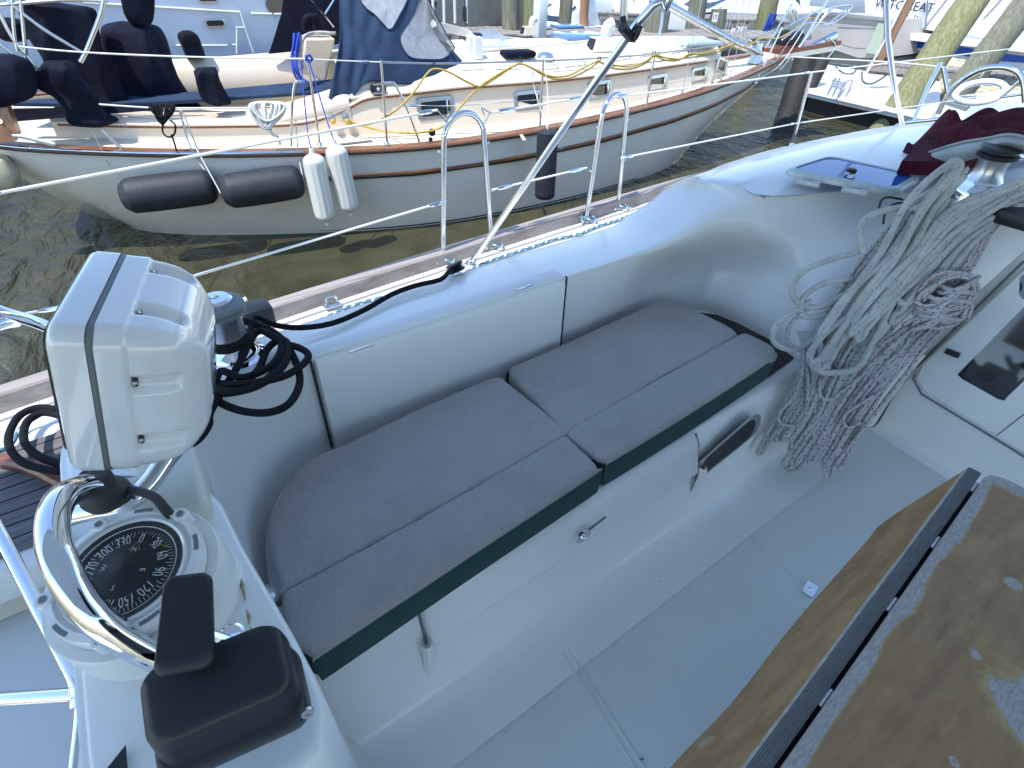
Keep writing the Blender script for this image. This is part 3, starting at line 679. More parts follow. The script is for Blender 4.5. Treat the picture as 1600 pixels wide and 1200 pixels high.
# ---- instrument pod on the guard
face=[(142,388),(219,392),(232,412),(240,425),(262,430),(300,470),(320,530),(331,600),(331,650),(318,672),(300,690),(268,705),(240,715),(200,722),(165,740)]
pod=thing('instrument_pod','glossy white instrument pod with black gasket line on the chrome helm guard','instrument pod',PD(180,740,.95))
ax=nz((.927,-.271,-.259)); wdt=V((.28,.96,0)).normalized(); up=wdt.cross(ax).normalized()
if up.z<0: up=-up
ax=up.cross(wdt).normalized()
if ax.x<0: ax=-ax
W_,H_=.28,.27
PT=M((ax,wdt,up)).transposed().to_4x4(); PT.translation=V((-.101,.843,1.93))+wdt*(W_/2)-up*(H_/2)
def podsec(l): return [[PT@V((x,a*sw,b*sh+dz)) for a,b in rrect(W_,H_,r,8)] for x,sw,sh,r,dz in l]
bm=bmn(); vs=grid(bm,podsec([(-.050,.88,.88,.03,0),(-.049,.94,.94,.03,0),(-.043,.985,.985,.03,0),(-.036,1,1,.028,0),(-.004,1,1,.026,0)]),closed=True); bm.faces.new(vs[0]); link('front_shell',bm,'whiteplastic',pod,sharp=60)
bm=bmn(); grid(bm,podsec([(-.006,.985,.985,.026,0),(-.005,.994,.994,.026,0),(.005,.994,.994,.026,0),(.006,.985,.985,.026,0)]),closed=True); link('gasket',bm,'greyplastic',pod,sharp=60)
def densering(w,h,r,st_=.004):
    pts=[V((a,b,0)) for a,b in rrect(w,h,r,8)]; out=[]
    for a,b in zip(pts,pts[1:]+pts[:1]):
        n_=max(1,int(round((b-a).length/st_))) if (b-a).length>.02 else 1
        for k in range(n_): out.append(a.lerp(b,k/n_))
    return out
secl=cr([V((x,sw,r)) for x,sw,r in ((.044,.972,.028),(.052,.968,.03),(.066,.955,.034),(.082,.93,.04),(.098,.885,.046),(.112,.81,.05),(.126,.69,.05),(.136,.56,.045),(.141,.42,.038))],5)
nrows=[]
CH=(('n',.045),('n',-.067),('t',-.055),('t',.084))
base=densering(W_,H_,.032); nb_=len(base)
for q in secl:
    rg_=[]
    for p in base:
        # shrink corner radius change is absorbed by the superellipse blend
        y=p.x*q.y; z=p.y*(q.y if q.x<.1 else q.y*.5+.5*q.y**.8) - .004*max(0,(q.x-.08)/.06); x=q.x
        win=1/(1+math.exp((x-.104)/.003))
        for sd_,of in CH:
            if sd_=='n' and p.x<-W_/2+.02: c_=p.y*q.y-of; m_=(1/(1+math.exp((abs(c_)-.0125)/.0018)))*win; y+=m_*.0125
            if sd_=='t' and p.y>H_/2-.02: c_=p.x*q.y-of; m_=(1/(1+math.exp((abs(c_)-.0125)/.0018)))*win; z-=m_*.0125
        rg_.append(PT@V((x,y,z)))
    nrows.append(rg_)
front=[[PT@V((x,p.x*sw,p.y*sw)) for p in base] for x,sw in ((.005,1),(.036,1),(.0395,.992),(.0415,.98))]
bm=bmn(); vs=grid(bm,front+nrows,closed=True); bm.faces.new(vs[-1])
link('rear_shell',bm,'whiteplastic',pod,sharp=70)
bm=bmn(); vs=grid(bm,podsec([(-.050,.84,.84,.03,0),(-.058,.82,.82,.03,0),(-.060,.78,.78,.03,0)]),closed=True); bm.faces.new(vs[-1]); link('screen_cover',bm,'black',pod)
for side,off in (('n',.045),('n',-.067),('t',-.055),('t',.084)):
    if side=='n': f=lambda x,s,d: PT@V((x,-W_/2*.972+.0125-d,off+s))
    else: f=lambda x,s,d: PT@V((x,off+s,H_/2*.972-.0125+d))
    nn_=-wdt if side=='n' else up
    bm=bmn(); box(bm,(0,0,0),(.006,.014,.008),mat_axes(f(.0475,0,.001),ax,nn_),bev=.001); link('screw_pocket',bm,'black',pod)
    bm=bmn(); lathe(bm,[(.0042,0),(.0042,.004),(.002,.006),(0,.006)],mat_axes(f(.047,0,.003),ax,(nn_-ax*.6)),12); link('screw',bm,'satin',pod)
# ---- beige box behind
bm=bmn(); ol=[PZ(232,706,1.46),PZ(296,700,1.46),PZ(296,792,1.46),PZ(262,812,1.46),PZ(215,795,1.46)]
q0=PZ(262,745,1.47); q0=PZ(260,752,1.50); box(bm,(q0.x,q0.y,1.43),(.125,.21,.14),M.Rotation(-.05,3,'Z'),bev=.02,seg=3); bx=link('side_box',bm,'gelbeige',own)
bm=bmn(); lathe(bm,[(.013,0),(.015,.012),(.012,.02),(0,.021)],mat_axes(PD(243,806,1.1),(1,0,0),(0,-.4,1)),16); link('knob',bm,'black',bx)
# ---- aft: helmsman's floor, quarter seat with teak, pushpit
bm=bmn(); box(bm,(-.62,.75,.86),(.60,1.15,.30),bev=.03); link('helm_seat',bm,'nonskid',own)
bm=bmn(); rows=[[(-1.6,1.2,1.03),(-1.6,1.95,1.03)],[(-.28,1.2,1.03),(-.28,2.0,1.03)]]
box(bm,(-.95,1.62,1.10),(1.32,.62,.10),bev=.015); aq=link('quarter_seat',bm,'gel',own)
bm=bmn(); prism(bm,[V((-1.55,1.36,1.152)),V((-.30,1.36,1.152)),V((-.30,1.80,1.152)),V((-1.55,1.80,1.152))],(0,0,.008)); link('teak_inlay',bm,'teakdeck',own,smooth=False)
bm=bmn(); tube(bm,[PZ(0,719,1.18),PZ(45,728,1.18),PZ(105,757,1.18),PZ(140,775,1.16)],.020,10,sm=4); link('teak_edge',bm,'teakred',own)
# pushpit rail upper left
bm=bmn(); tube(bm,[PD(-80,455,1.35),PD(0,487,1.42),PD(60,505,1.5),PD(140,540,1.6)],.0165,14,sm=4); tube(bm,[PD(-60,525,1.35),PD(0,506,1.42),PD(24,502,1.46)],.0165,14,sm=4); linkloose('pushpit',bm,'chrome',own,sharp=80)
# tube frame at lower left with clamp
bm=bmn(); cl=PD(131,1085,1.0)
tube(bm,[PD(-40,760,1.25),PD(0,835,1.2),PD(60,950,1.1),PD(128,1080,1.0)],.0135,16)
tube(bm,[PD(-60,1103,1.04),PD(0,1093,1.02),cl],.0135,16); tube(bm,[cl,PD(128,1130,.99),PD(118,1220,.96)],.0135,16)
linkloose('rail',bm,'chrome',own,sharp=80)
bm=bmn(); dcl=(PD(118,1220,.96)-PD(122,1060,1.0)).normalized()
for s in (-.019,.0):
    lathe(bm,[(.019,0),(.022,.002),(.022,.016),(.019,.018)],mat_axes(cl+dcl*s,(1,0,0),dcl),20)
link('rail_clamp',bm,'chrome',own)
# ---- primary winch aft
def winch(px,py,z,r,h,nm_lab,steel=True,hp=None):
    b=PZ(px,py,z); T=mat_axes(b,(1,0,0),(0,0,1))
    bm=bmn(); lathe(bm,[(r*1.22,-.03),(r*1.22,.0),(r*1.18,.012),(r*1.0,.018),(r*.98,.03),(r*.88,.035),(r*.80,.05),(r*.74,.055)],T,36); w=link('winch',bm,'chrome',own,sharp=50)
    bm=bmn(); lathe(bm,[(r*.80,.055),(r*.72,.075),(r*.70,.11),(r*.74,.135),(r*.78,.145)],T,36); link('drum',bm,'satin',w)
    bm=bmn(); lathe(bm,[(r*.78,.145),(r*.95,.149),(r*.97,.154),(r*.84,.159),(r*.84,.162),(r*.97,.167),(r*.94,.175),(r*.75,.179),(r*.55,.180)],T,36)
    for k in range(28):
        a=2*math.pi*k/28; box(bm,(r*.70*math.cos(a),r*.70*math.sin(a),.178),(r*.22,.003,.004),T@M.Rotation(0,4,'Z') if False else None) if False else None
    link('jaw_ring',bm,'greyplastic',w)
    bm=bmn(); lathe(bm,[(r*.6,.178),(r*.6,.186),(r*.5,.192),(r*.16,.193),(r*.14,.187),(0,.187)],T,30); link('cap',bm,'chrome',w)
    return w,T
w1,T1=winch(368,560,1.435,.068,.16,'')
# white winch handle lying behind
bm=bmn(); tube(bm,[PZ(352,480,1.35),PZ(386,468,1.36)],[.016,.011],12); link('cleat',bm,'whiteplastic',own)
bm=bmn(); box(bm,PZ(402,492,1.33),(.10,.09,.08),bev=.012); link('line_clutch',bm,'black',own)
# padeye on deck
bm=bmn(); p=PZ(520,480,1.15); box(bm,p+V((0,0,.01)),(.07,.035,.008),bev=.003); tube(bm,[p+V((-.025,0,.012)),p+V((-.018,0,.045)),p+V((.018,0,.045)),p+V((.025,0,.012))],.005,8,sm=4); link('pad_eye',bm,'steel',own)
# ---- steel hoops at the gate
def hoop(b1,t,b2):
    A_,B_=PZ(*b1,1.15),PZ(*b2,1.15); d=(B_-A_).normalized(); h=PY(t[0],t[1],(A_.y+B_.y)/2).z
    w=(B_-A_).length; bm=bmn(); m_=A_.lerp(B_,.5); k=.30
    u=V((0,-.0,1)); pts=[A_,A_.lerp(m_,.12)+u*(h-A_.z)*.4,A_.lerp(m_,.26)+u*((h-A_.z)*.80)]
    arc=[]; r=w*.5*.72; c0=m_+u*(h-A_.z-r)
    for q_ in range(0,181,20): a=math.radians(180-q_); arc.append(c0+d*math.cos(a)*r+u*math.sin(a)*r)
    pts=[A_,A_.lerp(arc[0],.5)]+arc+[arc[-1].lerp(B_,.5),B_]
    tube(bm,pts,.0125,14,sm=4)
    for b in (A_,B_): lathe(bm,[(.026,0),(.026,.006),(.017,.012),(.016,.03)],mat_axes(b,(1,0,0),(0,0,1)),20)
    for zf in (.52,.93):
        for s_ in (0,1):
            q_= A_.lerp(arc[0],zf) if s_==0 else B_.lerp(arc[-1],zf); tube(bm,[q_+d*(-.014 if s_==0 else .014),q_+d*(-.028 if s_==0 else .028)+u*.006],.005,8)
    link('gate_hoop',bm,'steel',own,sharp=80); return A_,B_,arc
h1=hoop((692,408),(735,175),(768,385)); h2=hoop((915,345),(942,150),(965,325))
# stanchion
sb=PZ(1235,235,1.13); stp=PY(1268,114,sb.y); bm=bmn(); tube(bm,[sb,sb.lerp(stp,.5),stp],[.0125,.0125,.011],14); lathe(bm,[(.022,0),(.022,.05),(.013,.06)],mat_axes(sb,(1,0,0),(0,0,1)),16); link('stanchion',bm,'steel',own,sharp=80)
# lifelines
def wire(a,b,r=.0052,fit=.09,name='lifeline',par=own,mat='vinylwire',sag=0):
    a,b=V(a),V(b); d=(b-a).normalized(); bm=bmn(); m_=a.lerp(b,.5)-V((0,0,sag)); tube(bm,cr([a,m_,b],6),r,8); o=link(name,bm,mat,par,sharp=80)
    if fit:
        for s,e in ((a,d),(b,-d)):
            bm=bmn(); tube(bm,[s,s+e*fit*.28,s+e*fit*.35,s+e*fit*.8,s+e*fit],[r*.8,r*.8,r*1.9,r*1.9,r],8); link('turnbuckle',bm,'steel',o)
    return o
yh=h1[0].y
wire(PY(-60,313,yh-.1),PY(683,172,yh)); 
bm=bmn(); 
for (x0_,y0_),(x1_,y1_) in (((683,172),(697,190)),((697,190),(704,174)),((757,180),(752,168)),((752,168),(766,176)),((766,176),(756,194))): tube(bm,[PY(x0_,y0_,yh),PY(x1_,y1_,yh)],.0028,6)
link('shackle',bm,'steel',own)
wire(PY(768,176,yh),PY(920,151,h2[0].y),fit=.13); wire(PY(958,152,h2[0].y),PY(1268,113,stp.y),fit=.13); wire(PY(1268,113,stp.y),PY(1700,62,stp.y-.1),fit=0)
wire(PY(250,447,yh-.05),PY(697,314,yh)); wire(PY(768,297,yh),PY(917,262,h2[0].y),fit=.12); wire(PY(970,247,h2[0].y),PY(1243,193,stp.y),fit=.12); wire(PY(1243,193,stp.y),PY(1560,147,stp.y-.1),fit=0)
wire(PY(-20,500,1.9),PY(110,478,2.0),r=.004,fit=.09)
# ---- dead ends: bimini over the cockpit
bim=thing('bimini','bimini on slanted stainless poles, its unseen canvas tinted blue to cool the cockpit shade','bimini',(1,0,2.9))
bz=2.95; rows=[]
for x in (-2.3,-1,0.2,1.5,2.6,3.3): rows.append([(x,y,bz-.10*((y/1.4)**2)+(.02 if x in(-1,.2,1.5,2.6) else 0)) for y in (-2.9,-2.0,-1.3,-.6,0,.6,1.1,1.58)])  # unseen canvas reaches past its bars to deepen the cockpit shade
cb=link('canopy',loft(rows,4,3),'canopy',bim); thick(cb,.004)
for pts in ([PZ(735,413,1.15),PY(990,45,1.50),PY(1045,0,1.42),(1.62,1.30,2.80)],[PY(1412,207,1.66),PY(1385,0,1.50),(2.75,1.42,2.80)]):
    bm=bmn(); tube(bm,[V(p) for p in pts],.0135,16,sm=5)
    p0=V(pts[0]); lathe(bm,[(.025,0),(.022,.012),(.016,.03)],mat_axes(p0,(1,0,0),(V(pts[1])-p0)),16); link('pole',bm,'steel',bim,sharp=80)
bm=bmn(); tube(bm,[(-2.2,1.54,2.81),(3.2,1.54,2.81)],.0125,12); tube(bm,[(-2.2,-1.9,2.76),(3.2,-1.9,2.76)],.0125,12); linkloose('side_bar',bm,'steel',bim)
for x in (-2,-.6,.9,2.6):
    bm=bmn(); tube(bm,[(x,y,bz-.10*((y/1.4)**2)-.012) for y in (-1.95,-1.3,-.6,0,.6,1.0,1.54)],.0125,12,sm=3); link('bow',bm,'steel',bim)
bm=bmn(); pj=PY(982,52,1.50); 
tube(bm,[PY(973,25,1.5),PY(978,50,1.49),PY(990,62,1.47),PY(1000,40,1.46)],.010,8,sm=3); tube(bm,[PY(972,42,1.48),PY(985,58,1.48)],.016,8); link('webbing_strap',bm,'black',bim)
# ================================================================= LOOSE THINGS ON OUR BOAT
# ---- cushions
from mathutils.geometry import delaunay_2d_cdt
def puff(name,outl,ztop,zb,crown,parent,mat,r=.012,sm=3,er=.012):
    o=cr([V((p.x,p.y,0)) for p in outl],sm,True); q=[o[0]]
    for p in o[1:]:
        if (p-q[-1]).length>.004: q.append(p)
    o=q; n=len(o); area=sum(o[i].x*o[(i+1)%n].y-o[(i+1)%n].x*o[i].y for i in range(n))/2
    if area<0: o=o[::-1]
    seg=[(o[i].xy,o[(i+1)%n].xy) for i in range(n)]
    def dist(p):
        best=9; ins=False
        for a,b in seg:
            ab=b-a; t=max(0,min(1,(p-a).dot(ab)/ab.length_squared)); d=(p-(a+ab*t)).length; best=min(best,d)
            if (a.y>p.y)!=(b.y>p.y) and p.x<(b.x-a.x)*(p.y-a.y)/(b.y-a.y)+a.x: ins=not ins
        return best,ins
    pts=[p.xy for p in o]; xs=[p.x for p in o]; ys=[p.y for p in o]; h=.009
    x=min(xs)
    while x<max(xs):
        y=min(ys)
        while y<max(ys):
            p=V((x+rnd(-.002,.002),y+rnd(-.002,.002))); d,ins=dist(p)
            if ins and d>.0025 and (d<.03 or (int(x/h)+int(y/h))%2==0): pts.append(p)
            y+=h*(.55 if False else 1)
        x+=h
    # extra rings close to the edge for the rounded welt
    for dd in (.002,.005,.009,.014):
        for i in range(n):
            t=(o[(i+1)%n]-o[i-1]); t.normalize(); p=V((o[i].x-t.y*dd,o[i].y+t.x*dd)); d,ins=dist(p)
            if ins and d>dd*.8: pts.append(p)
    ed=[(i,(i+1)%n) for i in range(n)]
    vc,ee,ff,_,_,_=delaunay_2d_cdt(pts,ed,[list(range(n))],1,1e-5)
    bm=bmn(); vs=[]
    for v in vc:
        d,_i=dist(V((v[0],v[1]))); k=min(1,d/er); z=ztop-er+er*math.sqrt(max(0,1-(1-k)**2))*1.0+crown*(1-math.exp(-d/.05))
        z+=.0035*noise.noise(V((v[0]*9,v[1]*9,ztop*50)))*min(1,d/.03)+.0018*noise.noise(V((v[0]*26,v[1]*26,1)))*min(1,d/.02)
        vs.append(bm.verts.new((v[0],v[1],z)))
    for f in ff:
        try: bm.faces.new([vs[i] for i in f])
        except ValueError: pass
    lo=[bm.verts.new((p.x,p.y,zb)) for p in o]; tp_=[bm.verts.new((p.x,p.y,ztop-er)) for p in o]
    for i in range(n): bm.faces.new((tp_[i],tp_[(i+1)%n],lo[(i+1)%n],lo[i]))
    bmesh.ops.remove_doubles(bm,verts=bm.verts,dist=.0004)
    return link(name,bm,mat,parent,sharp=80)
def cushion(label,back,front,zt,band,loc):
    t=thing('cushion',label,'cushion',loc,'seat cushions'); 
    puff('back_panel',[PZ(a,b,zt) for a,b in back],zt+.002,zt-.04,.012,t,'fabric'); puff('front_panel',[PZ(a,b,zt) for a,b in front],zt+.003,zt-.04,.010,t,'fabric')
    bm=bmn(); o=[PZ(a,b,zt) for a,b in band]; c=sum(o,V())/len(o); o=[o[0]]+o[1:]; 
    b0=[V((p.x,p.y,zt-.012))+(c-p).normalized()*.0015 for p in o]; b1=[V((p.x,p.y,1.094))+(c-V((p.x,p.y,c.z)))*.01 for p in o]
    rr=[cr(b0,3,True),cr([p.lerp(q_,.5)+(p-c).normalized()*.004 for p,q_ in zip(b0,b1)],3,True),cr(b1,3,True)]
    grid(bm,rr,closed=True); link('side_band',bm,'teal',t,sharp=75)
zt=1.20
ba=[(445,926),(661,808),(877,686),(884,674),(862,652),(797,600),(786,591),(771,590),(740,601),(640,645),(542,692),(500,708),(472,728),(448,758),(426,795),(420,831),(428,878),(437,915)]
fr=[(441,929),(447,922),(660,806),(874,684),(884,681),(892,686),(929,722),(932,731),(927,739),(720,875),(510,1014),(490,1024),(478,1018),(455,1004),(449,990),(440,945)]
cushion('grey heathered cockpit cushion with curved back corner, nearer the white instrument pod and compass',ba,fr,zt,[(441,915),(428,878),(421,831),(428,795),(449,760),(472,731),(500,711),(542,696),(640,649),(740,605),(778,594),(796,602),(860,655),(900,690),(930,722),(933,733),(928,740),(720,876),(510,1015),(490,1025),(478,1020),(453,1004),(440,950)],(.4,1,1.12))
ba2=[(888,680),(1022,597),(1142,532),(1152,522),(1140,511),(1100,491),(1050,469),(1040,468),(1028,471),(920,519),(815,566),(800,572),(796,580),(800,588),(840,630),(872,666)]
fr2=[(887,681),(889,673),(898,666),(1030,591),(1150,525),(1160,521),(1172,523),(1205,540),(1212,550),(1206,560),(1080,642),(960,715),(948,719),(938,718),(928,713),(895,688)]
cushion('grey heathered cockpit cushion with squared corners, nearer the bulkhead and hanging ropes',ba2,fr2,zt,[(884,676),(845,633),(801,588),(797,580),(802,573),(920,522),(1028,474),(1041,470),(1100,494),(1150,522),(1172,525),(1204,541),(1211,551),(1205,561),(1080,643),(960,716),(947,720),(937,719),(927,713)],(1.3,1.05,1.12))
# ---- wooden cockpit table : folded leaf + top
tab=thing('folding_table','worn amber plywood cockpit table with peeling varnish and folded leaf','table',(1,.05,.7))
zt_=1.42
def wearlayer(bm,fn):
    pass
def slab(name,rows,t,mat,fn,nrm=(0,0,-1)):
    bm=bmn(); vs=grid(bm,rows); ly=bm.verts.layers.float.new('wear')
    for v in bm.verts: v[ly]=fn(v.co)
    o=link(name,bm,mat,tab,sharp=60); return o
E1=[PZ(1547,736,zt_),PZ(1207,1222,zt_)]    # inner edge of the top
d=(E1[1]-E1[0]).normalized(); s=V((-d.y,d.x,0)); 
if s.y>0: s=-s
Lt=(E1[1]-E1[0]).length+.3
nU,nW=90,50
def cornr(u,w): # rounded forward corner
    return E1[0]+d*(u)+s*w
rows=[]
for i in range(nU+1):
    u=Lt*i/nU; r=.03; w0=0 if u>r else r-math.sqrt(max(0,r*r-(r-u)**2)); rows.append([cornr(u,w0+(.62-w0)*(j/nW)**1.2) for j in range(nW+1)])
pk=[PZ(1583,912,zt_),PZ(1523,1022,zt_),PZ(1490,1190,zt_)]; big=PZ(1640,1120,zt_)
def wtop(co):
    dd=(co-E1[0]); w=dd.dot(s); u=dd.dot(d); v=.0
    v=max(v,1.0-(w/.022)*.5 - .3*noise.noise(V((u*9,0,3)))); 
    v=max(v,.95-u/.045*.5 if u<.2 else 0)
    for p,r in ((pk[0],.016),(pk[1],.012),(pk[2],.008)): v=max(v,.9-(co-p).length/r*.4)
    v=max(v,.95-((co-big).length/.085)*.45)
    return max(0,v*.92)
slab('table_top',rows,.02,'worn',wtop)
bm=bmn(); rim=[r[0] for r in rows]; grid(bm,[[p,p+s*-.002+V((0,0,-.006)),p+V((0,0,-.020)),p+V((0,0,-.022))+s*.02] for p in rim]); q0=rows[0]; grid(bm,[[p,p+V((0,0,-.02))] for p in q0]); link('top_edge',bm,'greyteak',tab)
bm=bmn(); u0=rows[0][0]; prism(bm,[u0+d*.02+s*.02+V((0,0,-.021)),u0+d*Lt+s*.02+V((0,0,-.021)),u0+d*Lt+s*.6+V((0,0,-.021)),u0+d*.02+s*.6+V((0,0,-.021))],(0,0,-.01)); link('underside',bm,'greyteak',tab,smooth=False)
# leaf hanging down and outward : its sanded ply edge faces up, its varnished face faces the seat
e_out=[PZ(1501,742,zt_-.008),PZ(1050,1225,zt_-.008)]
e_in=[PZ(1537,741,zt_-.008),PZ(1170,1212,zt_-.008)]
ed=[PZ(1512,731,zt_-.008),PZ(1526,729,zt_-.006),PZ(1538,735,zt_-.008)]
# edge strip from px: outer line (1500,740)->(1190,1100..) inner (1538,742)->(1165,1200)
eo=[(1514,730),(1440,812),(1355,905),(1270,1010),(1195,1100),(1148,1222)]; ei=[(1537,742),(1480,815),(1405,912),(1320,1010),(1240,1112),(1150,1225)]
EO=[PZ(a,b,zt_-.010) for a,b in eo]; EI=[PZ(a,b,zt_-.008) for a,b in ei]
# straighten to real board lines
o0,o1=EO[0],EO[-1]; i0,i1=EI[0],EI[-1]
dl=(o1-o0).normalized(); bw=.5*((PZ(1420,900,zt_-.01)-o0)-dl*(PZ(1420,900,zt_-.01)-o0).dot(dl)).length+.5*((PZ(1280,1098,zt_-.01)-o0)-dl*(PZ(1280,1098,zt_-.01)-o0).dot(dl)).length; print('bw',bw)
bm=bmn(); n=30; Ln=(o1-o0).length; sv=V((-dl.y,dl.x,0)); 
if sv.y>0: sv=-sv
def eop(t): return o0.lerp(o1,t)
rows=[[eop(t/n)+sv*(bw*j/4)+V((0,0,.0015*math.sin(math.pi*j/4))) for j in range(5)] for t in range(n+1)]
grid(bm,rows); uvl=bm.loops.layers.uv.verify()
for f in bm.faces:
    for l in f.loops: l[uvl].uv=((l.vert.co-o0).dot(sv)/bw,(l.vert.co-o0).dot(dl))
grid(bm,[[eop(0)+sv*(bw*j/4)+V((0,0,z)) for j in range(5)] for z in (0,-.02,-.3)]); grid(bm,[[eop(t)+sv*bw+V((0,0,z)) for t in (0,1)] for z in (0,-.3)])
link('leaf_edge',bm,'ply',tab,sharp=60)
# leaf face: top edge eop, lower edge outline in picture
lo=[(1497,738),(1380,815),(1350,850),(1240,975),(1150,1090),(1060,1185),(1030,1225)]
fo=V((0,1,0)); 
LO=[PZ(a,b,1.22) for a,b in lo]; LO[0]=PZ(1511,732,1.405); LO[1]=PZ(1386,812,1.27)
LO=cr(LO,8); nL=len(LO)-1; rows=[]
for i in range(nL+1):
    a_=eop(max(0,(i/nL)-.0) if i else 0); b_=LO[i]; rows.append([a_.lerp(b_,j/24) for j in range(25)])
def wl(co):
    dd=(co-o0); u=dd.dot(dl); h=(zt_-.01)-co.z; v=.86-h/.012*.4
    v=max(v,.62-((co-PZ(1100,1165,1.25)).length/.05)*.3); return max(0,v*.95)
slab('folded_leaf',rows,.02,'wornlid',wl)
for k in (.06,.3,.52,.78): 
    bm=bmn(); p=eop(k)+sv*(bw+.004)+V((0,0,-.004)); box(bm,p,(.036,.010,.003),mat_axes(p,dl,(0,0,1)).to_3x3(),bev=.001); tube(bm,[p-dl*.02+V((0,0,.001)),p+dl*.02+V((0,0,.001))],.003,8); link('hinge',bm,'satin',tab)
bm=bmn(); box(bm,(.95,-.22,1.06),(.9,.10,.70),bev=.01); link('pedestal',bm,'gel',tab)
bm=bmn(); c0=o0+dl*.03+sv*(bw-.004); c1=o0+dl*(Ln+.2)+sv*(bw-.004); g0=V((0,0,-.025)); prism(bm,[c0+g0,c1+g0,c1+g0+sv*.10,c0+g0+sv*.10],(0,0,-.03)); link('gap_shade_board',bm,'seam',tab,smooth=False)  # dark board added under the gap to fill it with painted shade
# ---- black jib sheet on the winch and along the coaming
bm=bmn()
wc=T1.translation
loops=[]
for k in range(2):
    for q_ in range(0,360,30): a=math.radians(q_); loops.append(wc+V((.052*math.cos(a),.052*math.sin(a),.052+.011*(k+q_/360))))
pth=[PZ(716,414,1.42),PZ(702,424,1.43),PZ(688,437,1.435),PZ(650,446,1.435),PZ(612,460,1.435),PZ(570,484,1.44),PZ(520,505,1.45),PZ(470,512,1.46),PZ(430,508,1.47),PZ(398,496,1.49)]
pth=[p+V((0,0,0)) for p in pth]
tube(bm,pth+loops,.0085,10,sm=3)
def zz(px,py,z): return PZ(px,py,z)
lo1=[(372,500,1.50),(400,507,1.49),(436,525,1.48),(462,565,1.47),(468,600,1.46),(450,632,1.462),(415,645,1.46),(370,640,1.46),(335,622,1.465),(345,605,1.48),(400,598,1.49),(450,585,1.48),(480,562,1.475),(476,548,1.48),(450,540,1.485),(440,560,1.48),(420,590,1.475),(380,610,1.472),(338,612,1.47),(345,580,1.5),(380,590,1.485),(425,570,1.485),(440,540,1.48),(425,525,1.49),(400,520,1.49),(370,575,1.48),(330,640,1.47),(325,665,1.46),(305,690,1.45),(270,700,1.44),(255,690,1.45)]
tube(bm,[PZ(*p) for p in lo1],.0098,10,sm=6)
lo3=[(340,610,1.485),(370,612,1.49),(408,600,1.488),(440,575,1.485),(452,545,1.485),(440,530,1.48),(418,545,1.475),(402,580,1.475),(370,600,1.475),(335,598,1.48)]
tube(bm,[PZ(*p) for p in lo3],.0098,10,sm=6)
tag(setorigin(link('jib_sheet',bm,'blackrope',sharp=80)),'black sheet wound round the chrome winch and led forward along the coaming','rope')
bm=bmn()
lo2=[(90,640),(60,637),(30,650),(14,680),(18,705),(40,725),(80,735),(118,738),(100,728),(60,712),(38,690),(42,660),(66,645),(95,650)]
tube(bm,[PZ(a,b,1.22+.012*i/13) for i,(a,b) in enumerate(lo2)],.0105,10,sm=6)
tag(setorigin(link('mooring_line',bm,'blackrope',sharp=80)),'thick black line looped over the quarter deck behind the instrument pod','rope')
bm=bmn(); tube(bm,[PZ(-10,708,1.165),PZ(18,694,1.165),PZ(33,668,1.175),PZ(60,650,1.19),PZ(90,632,1.19)],.006,8,sm=5)
tag(setorigin(link('furling_line',bm,'ropeblue',sharp=80)),'thin blue and white line under the thick black loop on the quarter deck','rope')
# turning block
bm=bmn(); p=PZ(712,418,1.42); T=mat_axes(p,(1,0,0),(-.2,.5,1)); lathe(bm,[(.0,-.016),(.03,-.016),(.034,-.010),(.022,0),(.034,.010),(.03,.016),(0,.016)],T,24); link('turning_block',bm,'black',own)
# ---- maroon folded canvas on the cabin top
def fold(rows,name,par,mat,n1=6,n2=6,t=.004):
    o=link(name,loft(rows,n1,n2),mat,par,sharp=80); thick(o,t); return o
dod=thing('folded_dodger','maroon canvas dodger with grey lining folded down on the cabin top','canvas cover',(3.2,.6,1.7))
def pd(px,py,x): return PX(px,py,x)
A_=[[PX(1398,268,2.85),PX(1410,240,2.95),PX(1432,215,3.05),PX(1452,196,3.1),PX(1475,187,3.1),PX(1492,193,3.06)],
    [PX(1440,262,2.8),PX(1450,235,2.85),PX(1462,215,2.92),PX(1480,190,2.98),PX(1495,180,3.02),PX(1510,176,3.05)],
    [PX(1500,240,2.78),PX(1505,222,2.84),PX(1512,205,2.9),PX(1520,188,2.96),PX(1530,180,3.04),PX(1538,186,3.1)],
    [PX(1560,225,2.78),PX(1565,212,2.84),PX(1572,204,2.9),PX(1582,195,3.0),PX(1590,185,3.1),PX(1600,181,3.2)],
    [PX(1680,215,2.78),PX(1685,200,2.84),PX(1690,190,2.9),PX(1695,182,3.0),PX(1700,176,3.1),PX(1720,172,3.2)]]
for i,r in enumerate(A_):
    for j,p in enumerate(r): r[j]=p+V((0,0,.045*math.sin(i*2.3+j*1.9)))
fold(A_,'maroon_cover',dod,'maroon',8,8)
B_=[[PX(1400,273,2.72),PX(1404,268,2.74),PX(1410,262,2.76),PX(1420,255,2.78)],
    [PX(1435,266,2.66),PX(1437,252,2.66),PX(1445,243,2.7),PX(1455,238,2.74)],
    [PX(1490,256,2.6),PX(1492,238,2.58),PX(1498,226,2.62),PX(1508,222,2.7)],
    [PX(1530,246,2.56),PX(1532,232,2.52),PX(1540,219,2.56),PX(1548,215,2.66)],
    [PX(1568,232,2.54),PX(1572,222,2.5),PX(1578,213,2.54),PX(1584,212,2.66)],
    [PX(1640,250,2.54),PX(1635,236,2.5),PX(1625,224,2.54),PX(1620,220,2.66)]]
fold(B_,'grey_lining',dod,'liner')
bm=bmn(); tube(bm,[r[2]+V((-.004,0,.006)) for r in B_],.005,8,sm=6); link('piping',bm,'liner',dod)
